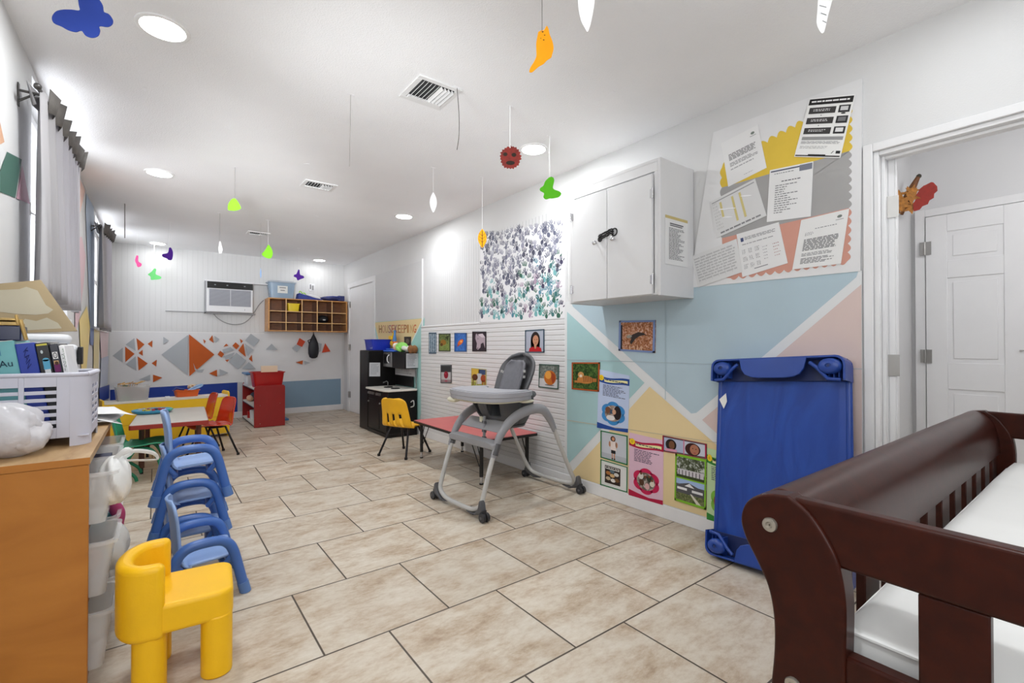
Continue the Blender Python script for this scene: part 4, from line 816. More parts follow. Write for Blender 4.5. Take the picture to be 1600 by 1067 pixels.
for sgn in (1, -1):
    f = (lambda y: y) if sgn > 0 else (lambda y: MY-y)
    mb = MB(); mb.prism([(0.759, f(y), z) for y, z in pr], (1.418, 0, 0), CRIBX); mb.build('side_top_rail', t, bevel=0.002)
    mb = MB(); mb.bb((0.759, f(.262), .20), (2.177, f(.288), .26), CRIBX); mb.build('side_bottom_rail', t, bevel=0.003)
    for k in range(11):
        x = 0.836+k*0.1275; mb = MB(); mb.bb((x-.035, f(.268), .261), (x+.035, f(.282), .742), CRIB); mb.build('side_slat', t, bevel=0.002)
mb = MB(); mb.bb((0.759, MY-.225, .565), (2.177, .225, .580), CRIB); mb.build('mattress_base', t, smooth=False)
SHEETM = mat((226, 226, 224), rough=0.8, var=0.04, vscale=5, bump=0.25, bscale=14, key='crib_sheet', spec=0.15)
t = thing('crib_mattress', 'crib mattress in a white fitted sheet inside the dark crib', 'mattress', (0, 0, 0))
mb = MB()
def mf(u, v): 
    x = 0.768+u*1.400; y = MY-.25+v*(.5-MY); e = min(u, 1-u)*1.4; g = min(v, 1-v)*.62
    d = min(e, g, .03)/.03; return (x, y, .69+.030*math.sin(d*PI/2)+.002*math.sin(9*x)*math.sin(11*y+x))
mb.grid(mf, 60, 30, SHEETM); n = 61
mb.bb((0.768, MY-.25, .582), (2.168, .25, .6905), SHEETM); mb.build('fitted_sheet', t, ang=60)
mb = MB(); mb.tube([(0.767, MY-.25, .688), (0.767, .25, .688)], 0.003, SHEETM, 6); mb.tube([(0.767, .251, .603), (2.168, .251, .603)], 0.003, SHEETM, 6); mb.build('piping', t)

# ================================================================ BLUE COT LEANING ON THE WALL
COT = mat((30, 66, 148), rough=0.32, var=0.10, vscale=6, key='cot_blue_plastic', spec=0.5)
def cot_fabric():
    m, nt, b = new_mat('cot_blue_mesh'); b.inputs['Roughness'].default_value = 0.38; b.inputs['Specular IOR Level'].default_value = 0.45
    wv = N(nt, 'ShaderNodeTexNoise'); wv.inputs['Scale'].default_value = 2.2; wv.inputs['Detail'].default_value = 3; wv.inputs['Distortion'].default_value = 3; nt.links.new(objcoords(nt, (2.2, 1, 0.8)), wv.inputs['Vector'])
    cr = N(nt, 'ShaderNodeValToRGB'); cr.color_ramp.elements[0].position = .35; cr.color_ramp.elements[0].color = lin((24, 60, 142)); cr.color_ramp.elements[1].position = .72; cr.color_ramp.elements[1].color = lin((32, 74, 162))
    nt.links.new(wv.outputs['Fac'], cr.inputs['Fac']); nt.links.new(cr.outputs['Color'], b.inputs['Base Color'])
    bp = N(nt, 'ShaderNodeBump'); bp.inputs['Strength'].default_value = .35; bp.inputs['Distance'].default_value = .012; nt.links.new(wv.outputs['Fac'], bp.inputs['Height']); nt.links.new(bp.outputs['Normal'], b.inputs['Normal']); return m
COTF = cot_fabric(); COTD = mat((16, 34, 84), rough=0.5, var=0.05, key='cot_dark')
t = thing('stacking_cot', 'blue plastic nap cot standing on end against the wall behind the crib', 'cot', (2.335, 1.338, 0.002)); t.rotation_euler = (math.radians(-10.3), math.radians(-3.6), -PI/2)
Wc, Lc = 0.63, 1.005
mb = MB(); mb.grid(lambda u, v: (.012+u*(Wc-.024), -.016+.012*math.sin(PI*u)*math.sin(PI*v)-(.0 if .03 < u < .97 else -.008), .03+v*(Lc-.06)), 40, 40, COTF); mb.build('fabric', t, solid=0.003, ang=60)
for x in (.014, Wc-.014): mb = MB(); mb.tube([(x, 0, .03), (x, 0, Lc-.03)], 0.014, COT, 12); mb.build('side_rail', t)
for zf in (0, 1):
    Z = (lambda z: z) if not zf else (lambda z: Lc-z)
    def B(mb, x0, ya, z0, x1, yb, z1, m=COT): a, b = sorted((Z(z0), Z(z1))); mb.bb((x0, ya, a), (x1, yb, b), m)
    mb = MB()
    def rr(x0, x1, z0, z1, r): return [(x0, z1), (x0, z0+r)]+[(x0+r-r*math.cos(a), z0+r-r*math.sin(a)) for a in (PI/8, PI/4, 3*PI/8)]+[(x0+r, z0), (x1-r, z0)]+[(x1-r+r*math.sin(a), z0+r-r*math.cos(a)) for a in (PI/8, PI/4, 3*PI/8)]+[(x1, z0+r), (x1, z1)]
    P = rr(0, Wc, 0, .115, .04); Q = rr(.010, Wc-.010, .010, .115, .034)
    path = [(x, Z(z)) for x, z in P]; q = [(x, Z(z)) for x, z in Q]
    for i in range(len(P)-1):                       # outer rim wall
        mb.add([(path[i][0], -.085, path[i][1]), (path[i+1][0], -.085, path[i+1][1]), (path[i+1][0], .012, path[i+1][1]), (path[i][0], .012, path[i][1]), (q[i][0], -.085, q[i][1]), (q[i+1][0], -.085, q[i+1][1]), (q[i+1][0], .012, q[i+1][1]), (q[i][0], .012, q[i][1])], [(0, 1, 2, 3), (4, 7, 6, 5), (0, 4, 5, 1), (3, 2, 6, 7)], COT)
    B(mb, .01, -.028, .01, Wc-.01, -.018, .112, COTD)
    for x in (.03, .05, .07, .09, Wc-.09, Wc-.07, Wc-.05, Wc-.03): B(mb, x-.002, -.07, .012, x+.002, -.028, .10)
    for a, b in ((.0, .115), (Wc-.115, Wc)):
        mb.tube([(a+.02 if a < .1 else b-.02, -.075, Z(.112)), (a+.07 if a < .1 else b-.07, -.078, Z(.108)), (b if a < .1 else a, -.08, Z(.055)), (b+.03 if a < .1 else a-.03, -.08, Z(.03))], 0.009, COT, 8)
    e = mb.build('end_frame', t, bevel=0.002)
    mb = MB(); a, b = .155, Wc-.155
    P = [(a, .004), (b, .004)]+[(b-.012, .06), (b-.03, .085), (b-.06, .098), (b-.10, .103), (a+.10, .103), (a+.06, .098), (a+.03, .085), (a+.012, .06)]
    mb.prism([(x, -.088, Z(z)) for x, z in P], (0, .012, 0), COT); mb.build('hand_panel', e, bevel=0.003)
    for x in (.062, Wc-.062):
        mb = MB(); mb.lathe([(.001, .03), (.044, .03), (.046, .045), (.042, .058), (.034, .066), (.012, .067), (.010, .062), (.001, .062)], COT, seg=24, close=False, sx=1.05, sy=.8)
        mb.lathe([(.001, .0675), (.006, .0675)], COTD, seg=12, close=False); f_ = mb.build('foot', e); f_.location = (x, -.034, Z(.050)); f_.rotation_euler = (PI/2, 0, math.radians(-25 if x < .3 else 25)*0)
mb = MB(); mb.poly([(.018, -.0225, .795), (.055, -.0225, .83), (.062, -.0225, .785), (.045, -.0225, .745)], ink((226, 226, 222))); mb.build('sticker', t, smooth=False)

# ================================================================ HIGH CHAIR
HG = mat((84, 84, 87), rough=0.5, var=0.06, key='highchair_dark_grey'); HL = mat((150, 150, 154), rough=0.42, var=0.04, key='highchair_mid_grey'); HT = mat((166, 166, 172), rough=0.4, var=0.03, key='highchair_tray_grey')
HM = mat((190, 189, 186), rough=0.38, var=0.03, key='highchair_tube'); HB = mat((222, 219, 196), rough=0.4, var=0.03, key='beige_plastic'); WH = mat((44, 44, 48), rough=0.45, var=0.08, key='wheel_grey'); PADM = mat((112, 112, 118), rough=0.75, var=0.08, vscale=40, key='seat_pad')
t = thing('high_chair', 'grey plastic high chair on four wheels with a tray', 'high chair', (2.03, 2.72, 0), math.radians(3))
fy, ry = .245, .255
front = [(-.30, fy, .46), (-.36, fy, .30), (-.41, fy, .14), (-.425, fy-.01, .085), (-.43, fy-.06, .052), (-.435, .1, .040), (-.435, -.1, .040), (-.43, -fy+.06, .052), (-.425, -fy+.01, .085), (-.41, -fy, .14), (-.36, -fy, .30), (-.30, -fy, .46)]
mb = MB(); mb.tube(smooth_pts(front, 4), .0155, HM, 12); mb.build('front_leg_frame', t)
rear = [(.20, ry, .50), (.28, ry, .34), (.37, ry, .17), (.415, ry-.005, .095), (.43, ry-.05, .058), (.435, .1, .048), (.435, -.1, .048), (.43, -ry+.05, .058), (.415, -ry+.005, .095), (.37, -ry, .17), (.28, -ry, .34), (.20, -ry, .50)]
mb = MB(); mb.tube(smooth_pts(rear, 4), .0155, HM, 12); mb.build('rear_leg_frame', t)
for s_ in (1, -1):
    P = smooth_pts([(-.335, s_*.248, .37), (-.28, s_*.248, .50), (-.18, s_*.247, .595), (-.03, s_*.245, .645), (.09, s_*.25, .64), (.16, s_*.253, .57), (.21, s_*.255, .48)], 5)
    n = len(P); mb = MB(); mb.tube(P, [.019+.016*math.sin(PI*i/(n-1)) for i in range(n)], HL, 12, flat=.75); mb.build('side_arch', t)
    for x, sg in ((-.435, -1), (.435, 1)):
        yy = s_*(fy if x < 0 else ry)
        mb = MB(); h = [(yy-s_*.14, .018), (yy-s_*.05, .020), (yy-s_*.005, .05), (yy+s_*.012, .115), (yy+s_*.03, .10), (yy+s_*.04, .05), (yy+s_*.02, .03), (yy-s_*.06, .006)]
        mb.prism([(x-.020, a, b+.012) for a, b in h], (.04, 0, 0), HG); hs = mb.build('foot_cover', t, bevel=.006)
        mb = MB(); wy = yy+s_*.045
        for d in (-.016, .016): mb.tube([(x+d-.010, wy, .0285), (x+d+.010, wy, .0285)], .028, WH, 20)
        mb.tube([(x-.03, wy, .0285), (x+.03, wy, .0285)], .009, HG, 10); mb.box((x, wy-s_*.01, .058), (.03, .03, .03), WH); mb.build('wheel', hs, bevel=.003)
mb = MB(); mb.prism([(-.345, -.255, .415), (-.345, .255, .415), (-.345, .26, .455), (-.36, .2, .462), (-.36, -.2, .462), (-.345, -.26, .455)], (.07, 0, .01), HL); mb.build('footrest', t, bevel=.012, bseg=3)
for s_ in (1, -1): mb = MB(); mb.tube([(-.325, s_*.248, .385), (-.30, s_*.248, .455)], .024, HG, 12); mb.build('footrest_clip', t)
# bucket seat with leg openings
mb = MB()
def sf(u, v):
    a = -PI*.5+2*PI*u; cx, cy = math.cos(a), math.sin(a); ex = 2.6
    r = (abs(cx)**ex+abs(cy)**ex)**(-1/ex); k = .60+.40*math.sin(min(1, v*1.1)*PI/2)
    return (-.03+.20*r*cx*k-.03*v, .195*r*cy*k, .515+.215*v)
mb.grid(sf, 40, 10, HG, skip=lambda i, j: 4 <= j <= 8 and (26 <= i <= 28 or 32 <= i <= 34)); mb.build('seat_bucket', t, solid=.012, ang=60)
mb = MB(); mb.lathe([(.001, 0), (.10, .0), (.14, .01), (.145, .025), (.001, .03)], HG, c=(-.03, 0, .505), seg=28, close=False); mb.build('seat_base', t)
mb = MB(); P = [(x, y, .735) for x, y in arc(-.03, 0, .20, .20, -PI*.55, PI*.55, 18)]; mb.tube(P, .020, HG, 10); mb.build('bucket_rim', t)
def bf(u, v):
    a = (u-.5)*2; wd = (.185 if v < .62 else .185*math.sqrt(max(0, 1-((v-.62)/.38)**2.6)))*(.86+.14*min(1, v*2)); wd = max(wd, .02)
    return (.045+.135*v-.085*a*a*(1-.3*v), a*wd, .66+.36*v)
mb = MB(); mb.grid(bf, 24, 24, HG); mb.build('backrest', t, solid=.022, ang=60)
def pf(u, v):
    a = (u-.5)*2; wd = (.105 if v < .75 else .105*math.sqrt(max(0.30, 1-((v-.75)/.29)**3))); return (.045+.135*(.05+.80*v)-.05-.035*a*a, a*wd, .66+.36*(.05+.80*v)+.006)
mb = MB(); mb.grid(pf, 16, 16, PADM); mb.build('cushion', t, solid=.018, ang=60)
mb = MB()
for yy, zz in ((.04, .90), (.045, .86)): mb.box((.075, yy, zz), (.004, .035, .006), HG)
for yy, zz in ((-.125, .90), (-.12, .86), (.13, .89), (.11, .885)): mb.box((.04, yy, zz), (.012, .012, .018), HM)
mb.build('strap_slots', t, smooth=False)
P = [(p.x, p.y) for p in smooth_pts([(-.40, -.10, 0), (-.385, .14, 0), (-.33, .255, 0), (-.22, .292, 0), (-.08, .285, 0), (.0, .25, 0), (-.05, .19, 0), (-.11, .10, 0), (-.12, 0, 0), (-.11, -.10, 0), (-.05, -.19, 0), (.0, -.25, 0), (-.08, -.285, 0), (-.22, -.292, 0), (-.33, -.255, 0), (-.385, -.14, 0), (-.40, -.10, 0)], 3)][:-1]
mb = MB(); mb.prism([(-.25+(x+.25)*.97, y*.985, .718) for x, y in P], (0, 0, .0265), HT); mb.prism([(x, y, .744) for x, y in P], (0, 0, .032), HT); mb.prism([(-.25+(x+.25)*.9, y*.94, .776) for x, y in P], (0, 0, .006), HT); mb.build('tray', t, bevel=.009, bseg=3)
mb = MB(); mb.prism([(-.25+(x+.25)*.86, y*.9, .706) for x, y in P], (0, 0, .0115), HB); mb.build('tray_underside', t, bevel=.004)
mb = MB(); mb.ball((-.33, .21, .702), (.045, .055, .022), HB, 16, 10); mb.ball((-.04, -.235, .706), (.06, .04, .014), HB, 16, 10); mb.build('tray_lever', t)
mb = MB(); mb.prism([(-.20, -.035, .50), (-.20, .035, .50), (-.215, .04, .705), (-.215, -.04, .705)], (.03, 0, 0), HG); mb.build('crotch_post', t, bevel=.008)
mb = MB(); mb.box((-.236, .01, .575), (.012, .03, .036), HB); mb.tube([(-.238, -.03, .60), (-.245, -.035, .54), (-.242, -.03, .47), (-.236, -.02, .43)], .012, HL, 8, flat=.35)
for z in (.56, .50, .455): mb.box((-.245, -.033, z), (.014, .034, .016), HG)
mb.build('harness_strap', t)
mb = MB(); mb.prism([(-.262, -.235, .508), (-.262, .235, .508), (-.215, .19, .57), (-.215, -.19, .57)], (.03, 0, .01), HL); mb.build('front_brace', t, bevel=.01)

# ================================================================ CHAIRS WITH PLASTIC SHELLS
def shell_chair(name, label, shellm, legm, loc, rz, h=.30, sc=1.0, slots=False, group=None, gloss=None):
    t = thing(name, label, 'chair', loc, rz, group); s = sc
    prof = [(.175, h-.018), (.160, h+.002), (.10, h+.006), (.02, h-.004), (-.06, h-.004), (-.115, h+.010), (-.140, h+.05), (-.150, h+.10), (-.165, h+.17), (-.182, h+.235), (-.192, h+.262)]
    pp = smooth_pts([(a*s, 0, h+(b-h)*s) for a, b in prof], 3); n = len(pp)-1
    def sf(u, v):
        p = pp[min(n, int(round(v*n)))]; a = (u-.5)*2; f = v
        w = (.165+.012*math.sin(f*PI))*s if f < .5 else (.172-.04*(f-.5)/.5)*s
        if f > .86: w *= math.sqrt(max(.15, 1-((f-.86)/.17)**2))
        if f < .08: w *= .92+.08*f/.08
        cup = .022*s*a*a*(1 if f < .45 else 0); fw = .032*s*a*a*(0 if f < .35 else min(1, (f-.35)*4))
        return (p.x+fw, a*w, p.z+cup)
    sk = (lambda i, j: (i in (5, 6, 10, 11, 15, 16)) and 14 <= j <= 21) if slots else None
    mb = MB(); mb.grid(sf, 22, n, shellm, skip=sk); mb.build('seat_shell', t, solid=.007*s, ang=70)
    if legm:
        for sy in (-1, 1):
            for fx in (1, -1):
                mb = MB(); top = (fx*.07*s-.0*s, sy*.10*s, h-.012); foot = (fx*.165*s+.0, sy*.155*s, .012)
                mb.tube([(0, sy*.04*s, h-.016), (fx*.04*s, sy*.075*s, h-.014), top, (foot[0]*.55+top[0]*.45, foot[1]*.55+top[1]*.45, h*.45), foot], .0095*s, legm, 10); l = mb.build('leg', t)
                mb = MB(); mb.tube([(foot[0], foot[1], .0), (foot[0], foot[1], .022)], .0135*s, BLACK, 12); mb.build('foot_cap', l)
        mb = MB(); mb.box((0, 0, h-.016), (.09*s, .16*s, .012), legm); mb.build('under_bracket', t, bevel=.003)
    return t
YS = mat((240, 180, 22), rough=0.42, var=0.05, key='yellow_shell'); RS = mat((196, 52, 20), rough=0.2, var=0.08, key='orange_red_shell', coat=.4); BLEG = mat((40, 38, 40), rough=0.35, metal=0.6, var=0.1, key='dark_leg')
shell_chair('stacking_chair', 'yellow plastic chair with three slots in the back, beside the red table', YS, BLEG, (1.99, 4.40, 0), math.radians(25), h=.285, sc=1.1, slots=True)
shell_chair('stacking_chair', 'orange-red plastic chair nearer the camera, pushed to the grey-topped table', RS, BLEG, (.455, 5.46, 0), math.radians(198), h=.30, sc=1.0, group='orange-red chairs at the low table')
shell_chair('stacking_chair', 'orange-red plastic chair behind the other red chair, by the yellow shelf', RS, BLEG, (.36, 6.06, 0), math.radians(188), h=.30, sc=1.0, group='orange-red chairs at the low table')
GS = mat((24, 150, 110), rough=0.4, var=0.06, key='green_shell'); GL = mat((22, 120, 84), rough=0.4, var=0.06, key='green_tube')
t = shell_chair('stacking_chair', 'green plastic chair with green tube legs at the end of the wooden shelf', GS, None, (-.10, 4.90, 0), math.radians(-4), h=.275, sc=1.0)
for sy in (-1, 1):
    mb = MB(); mb.tube(smooth_pts([(-.13, sy*.155, .012), (-.10, sy*.155, .10), (-.05, sy*.15, .20), (-.01, sy*.13, .255), (.05, sy*.13, .262), (.10, sy*.145, .235), (.145, sy*.155, .14), (.165, sy*.16, .012)], 5), .013, GL, 12); l = mb.build('leg_frame', t)
    mb = MB(); mb.tube(smooth_pts([(-.04, sy*.12, .262), (-.09, sy*.13, .24), (-.11, sy*.15, .15), (-.02, sy*.15, .06), (.0, sy*.15, .012)], 5), .012, GL, 12); mb.build('rear_leg', t)
    for x in (-.13, .165): mb = MB(); mb.tube([(x, sy*.156, 0), (x, sy*.156, .03)], .0155, GL, 12); mb.build('foot_cap', l)
# blue toddler chairs
BS = mat((146, 174, 220), rough=0.42, var=0.05, key='light_blue_shell'); BT = mat((66, 106, 176), rough=0.33, var=0.06, key='blue_tube'); BC = mat((88, 124, 182), rough=0.45, var=0.05, key='blue_cap')
GB_ = 'blue toddler chairs'
def blue_chair(label, loc, rz):
    t = thing('toddler_chair', label, 'chair', loc, rz, GB_)
    pts = [(.122, .128), (.119, .150), (.106, .160), (.055, .158), (-.02, .154), (-.065, .152), (-.093, .168), (-.104, .21), (-.108, .28), (-.114, .35), (-.124, .408), (-.128, .425)]
    pp = smooth_pts([(a, 0, b) for a, b in pts], 3); n = len(pp)-1
    def sf(u, v):
        p = pp[min(n, int(round(v*n)))]; a = (u-.5)*2; w = .128 if v < .5 else .128-.016*(v-.5)/.5
        if v > .84: w *= math.sqrt(max(.25, 1-((v-.84)/.18)**2))
        return (p.x+.02*a*a*(0 if v < .45 else 1), a*w, p.z+(.010*a*a if .1 < v < .45 else 0))
    mb = MB(); mb.grid(sf, 18, n, BS); mb.build('seat_shell', t, solid=.010, ang=70)
    for sy in (-1, 1):
        P = smooth_pts([(-.142, sy*.150, .028), (-.122, sy*.148, .115), (-.104, sy*.147, .192), (-.080, sy*.147, .229), (-.040, sy*.147, .247), (.036, sy*.147, .249), (.076, sy*.147, .234), (.101, sy*.147, .196), (.122, sy*.148, .115), (.142, sy*.150, .028)], 5)
        mb = MB(); mb.tube(P, .0205, BT, 14); l = mb.build('side_frame', t)
        for k in (0, -1):
            a = P[k]; mb = MB(); d = -1 if k == 0 else 1; mb.tube([(a.x+d*.008, a.y, 0.0), (a.x-d*.004, a.y, .048)], .0225, BC, 14); mb.build('foot_cap', l)
    mb = MB(); mb.tube([(.07, -.14, .132), (.07, .14, .132)], .013, BT, 10); mb.tube([(-.07, -.14, .13), (-.07, .14, .13)], .013, BT, 10)
    for x in (.07, -.07):
        for sy in (-1, 1): mb.tube([(x, sy*.135, .132), (x*1.55, sy*.147, .185)], .012, BT, 10)
    mb.build('cross_bars', t); return t
b0 = blue_chair('light blue toddler chair standing alone in front of the stack of blue chairs', (.168, 2.515, 0), math.radians(2))
for k, lb in enumerate(('blue toddler chair at the bottom of the tall stack', 'blue toddler chair in the middle of the tall stack', 'blue toddler chair on top of the tall stack')):
    dup(b0, lb, (.148+.002*k, 2.895, .167*k), math.radians(-4+1.0*k))
# yellow moulded chair in front
YM = mat((247, 192, 18), rough=0.42, var=0.05, vscale=5, bump=.12, bscale=180, key='yellow_moulded', spec=0.4)
t = thing('moulded_chair', 'chunky yellow one-piece toddler chair with a wraparound back, in front of the blue chairs', 'chair', (.068, 1.945, 0), math.radians(-5))
def rbox(mb, x0, y0, z0, x1, y1, z1, r, m, n=5):
    P = []
    for cx, cy, a0 in ((x1-r, y1-r, 0), (x0+r, y1-r, PI/2), (x0+r, y0+r, PI), (x1-r, y0+r, 1.5*PI)): P += [(cx+r*math.cos(a0+PI/2*i/n), cy+r*math.sin(a0+PI/2*i/n), z0) for i in range(n+1)]
    mb.prism(P, (0, 0, z1-z0), m)
mb = MB(); rbox(mb, -.09, -.130, .185, .155, .130, .278, .045, YM); mb.build('seat', t, bevel=.014, bseg=4)
for a, b in ((-.07, -.09), (-.07, .09), (.108, -.09), (.108, .09)):
    mb = MB(); P = [(a+.045*math.cos(q), b+.043*math.sin(q), 0) for q in [2*PI*i/20 for i in range(20)]]; mb.prism(P, (0, 0, .20), YM); mb.build('leg', t, bevel=.006)
mb = MB(); ro, ri = [], []
for i in range(25):
    q = PI*.5+PI*i/24; ro.append((-.075+.09*math.cos(q), .137*math.sin(q))); ri.append((-.075+.044*math.cos(q), .090*math.sin(q)))
ro = [(-.030, .137)]+ro+[(-.030, -.137)]; ri = [(-.030, .092)]+ri+[(-.030, -.092)]
mb.prism([(x, y, .172) for x, y in ro]+[(x, y, .172) for x, y in ri[::-1]], (0, 0, .232), YM); mb.build('backrest', t, bevel=.020, bseg=5)

# ================================================================ TABLES
RED_T = mat((200, 98, 96), rough=0.4, var=0.06, vscale=8, key='red_laminate'); BEDGE = mat((24, 20, 20), rough=0.5, var=0, key='black_edge')
t = thing('activity_table', 'low table with a red top and black edge against the ridged white wall', 'table', (2.262, 3.60, 0), math.radians(-1))
mb = MB(); rbox(mb, -.278, -.61, .340, .275, .605, .3605, .02, RED_T); mb.build('tabletop', t, smooth=True, bevel=.001)
mb = MB(); rbox(mb, -.284, -.616, .336, .281, .611, .357, .026, BEDGE); mb.build('edge_band', t, bevel=.002)
for x in (-.225, .225):
    for y in (-.53, .54):
        mb = MB(); mb.tube([(x, y, .06), (x, y, .336)], .0155, BEDGE, 12); l = mb.build('leg', t)
        mb = MB(); mb.tube([(x, y, .006), (x, y, .06)], .010, CHROME, 10); mb.tube([(x, y, 0), (x, y, .010)], .016, BLACK, 12); mb.build('foot', l)
        mb = MB(); d = .12 if y < 0 else -.12
        for q in (-.012, .012): mb.tube([(x+q, y+.01*math.copysign(1, d), .14), (x+q*2.2, y+d, .334)], .004, BEDGE, 6)
        mb.build('brace', l)
GT = mat((190, 186, 178), rough=0.4, var=0.05, vscale=6, key='grey_laminate'); REDG = mat((150, 44, 34), rough=0.4, var=0.05, key='red_edge'); BRL = mat((96, 52, 34), rough=0.4, var=0.1, key='brown_leg')
t = thing('activity_table', 'low table with a pale grey top and dark red edge by the yellow shelf', 'table', (.125, 5.33, 0), math.radians(-2.5))
tz = .445
mb = MB(); rbox(mb, -.262, -.535, tz-.02, .262, .535, tz+.0012, .015, GT); mb.build('tabletop', t, bevel=.001)
mb = MB(); rbox(mb, -.268, -.541, tz-.038, .268, .541, tz-.002, .02, REDG); mb.build('edge_band', t, bevel=.003)
for x in (-.20, .20):
    for y in (-.28, .44):
        mb = MB(); mb.tube([(x, y, .05), (x, y, tz-.038)], .020, BRL, 12); l = mb.build('leg', t)
        mb = MB(); mb.tube([(x, y, 0), (x, y, .05)], .012, BEDGE, 10); mb.build('foot', l)
TB_ = mat((58, 150, 190), rough=0.35, var=0.08, key='toy_blue'); TG = mat((70, 180, 130), rough=0.35, var=0.08, key='toy_green')
t = thing('toy_tray', 'round blue and green toy tray with coloured pieces on the grey table', 'toy', (-.02, 5.60, tz+.0015), .3)
mb = MB(); mb.lathe([(.001, .002), (.13, .002), (.15, .012), (.155, .030), (.148, .034), (.138, .026), (.001, .022)], TB_, seg=32, close=False); mb.build('tray_rim', t)
mb = MB(); mb.tube([(.153*math.cos(a), .153*math.sin(a), .026) for a in [-.9+i*.12 for i in range(12)]], .009, TG, 8); mb.build('green_edge', t)
mb = MB(); rn = random.Random(5)
for i in range(22):
    a, r = rn.uniform(0, 6.28), rn.uniform(0, .115); c = rn.choice([(220, 190, 60), (190, 60, 60), (60, 70, 90), (200, 200, 200), (120, 80, 50), (80, 130, 90)])
    mb.box((r*math.cos(a), r*math.sin(a), .031), (.028, .022, .018), mat(c, rough=.5, var=0), rot=Matrix.Rotation(a, 3, 'Z'))
mb.build('puzzle_pieces', t, smooth=False)

# ================================================================ YELLOW LOW SHELF, RED SHELF
YSH = mat((242, 196, 36), rough=0.4, var=0.05, vscale=5, key='yellow_laminate'); WSH = mat((222, 219, 210), rough=0.4, var=0.04, key='cream_laminate')
t = thing('low_shelf', 'long low yellow bookshelf seen from its back, near the back wall', 'shelf', (.712, 6.55, 0), math.radians(9.8))
mb = MB(); mb.bb((-1.14, 0, .04), (-.016, .012, .47), YSH); mb.bb((-1.14, -.001, .24), (-.016, 0, .244), mat((196, 150, 20), rough=.5, var=0)); mb.build('back_panel', t, smooth=False)
mb = MB(); mb.bb((-1.14, 0, .47), (-.016, .24, .495), WSH); mb.build('top', t, bevel=.003)
mb = MB(); P = [(0, .0), (.245, .0), (.245, .52), (.21, .535), (.03, .535), (0, .515)]; mb.prism([(-.015, y-.002, z) for y, z in P], (.018, 0, 0), YSH); mb.build('end_panel', t, bevel=.004)
mb = MB(); mb.bb((-1.158, 0, 0), (-1.141, .24, .515), YSH); mb.build('end_panel', t, bevel=.004)
for z in (.03, .24): mb = MB(); mb.bb((-1.14, .013, z), (-.016, .24, z+.016), WSH); mb.build('shelf', t, smooth=False)
RP = mat((146, 18, 18), rough=0.35, var=0.05, vscale=4, key='red_laminate_panel', coat=.2)
t = thing('low_shelf', 'red shelf unit with white shelves, its red end panel facing the camera', 'shelf', (1.035, 6.95, 0))
for y in (0, 1.02):
    mb = MB(); P = [(.0, .003), (.372, .003), (.372, .53), (.352, .551), (.03, .551), (.0, .52)]; mb.prism([(x, y, z) for x, z in P], (0, .02, 0), RP)
    if y == 0:
        for x, z in ((.07, .29), (.31, .305), (.07, .05)): mb.box((x, -.0005, z), (.008, .003, .008), CHROME)
    mb.build('end_panel', t, bevel=.004)
for z, dz in ((.025, .02), (.265, .018), (.50, .018)):
    mb = MB(); mb.bb((.004, .021, z), (.36, 1.019, z+dz), WSH); mb.bb((.002, .021, z-.012), (.016, 1.019, z), mat((50, 30, 40), rough=.5, var=0)); mb.build('shelf', t, smooth=False)
mb = MB(); mb.bb((.361, .021, .02), (.371, 1.019, .53), RP); mb.build('back_panel', t, smooth=False)
RB = mat((170, 18, 18), rough=0.35, var=0.05, key='red_bin_plastic')
o = open_bin('b', .385, .30, .205, .004, RB, rim=.012).build('storage_bin'); o.location = (1.225, 7.175, .519); tag(o, 'red plastic bin on top of the red shelf unit', 'bin')
mb = MB(); mb.box((0, 0, .10), (.205, .012, .205), ink((240, 216, 186))); o = mb.build('cream_board', smooth=False); o.location = (1.255, 7.175, .60); o.rotation_euler = (-.12, 0, 0); tag(o, 'cream coloured card standing up inside the red bin', 'card')
t = thing('storage_box', 'white box with a blue lid behind the red bin on the red shelf', 'box', (1.115, 7.62, .519))
mb = MB(); mb.bb((-.085, -.18, 0), (.10, .18, .15), mat((206, 210, 214), rough=.4, var=.05, key='white_box')); mb.bb((-.0865, -.12, .02), (-.085, -.04, .12), ink((226, 228, 230))); mb.build('box_body', t, bevel=.006)
mb = MB(); mb.box((.005, 0, .165), (.235, .40, .028), mat((74, 120, 166), rough=.4, var=.05, key='blue_lid')); mb.build('lid', t, bevel=.008)
DOLL = mat((214, 170, 140), rough=.5, var=.08, key='doll_skin')
t = thing('toy_doll', 'beige doll lying on the middle shelf of the red unit', 'doll', (1.085, 7.62, .284))
mb = MB(); lump(mb, (0, 0, .045), (.05, .055, .045), DOLL, 2, .05); mb.build('head', t)
mb = MB(); lump(mb, (.03, .10, .04), (.055, .08, .038), DOLL, 4, .08); mb.build('torso', t)
mb = MB(); lump(mb, (.045, .0, .08), (.04, .05, .05), mat((70, 74, 90), rough=.8, var=.3, vscale=40, key='doll_hair'), 8, .2); mb.build('hair', t)
t = thing('toy_cup_set', 'red and white toy cups on the bottom shelf of the red unit', 'toy', (1.085, 7.66, .046))
mb = MB(); mb.lathe([(.001, 0), (.03, 0), (.035, .09), (.028, .09), (.001, .085)], RB, seg=16, close=False); mb.build('red_cup', t)
mb = MB(); mb.lathe([(.001, 0), (.04, 0), (.045, .12), (.001, .12)], WPL, c=(.03, -.10, 0), seg=16, close=False); mb.build('white_cup', t)
mb = MB(); mb.bb((0, 0, .005), (.10, .26, .03), mat((70, 120, 170), rough=.5, var=.1)); o = mb.build('toy_block', bevel=.006); o.location = (1.44, 7.35, 0); tag(o, 'small blue toy lying on the floor behind the red shelf unit', 'toy')
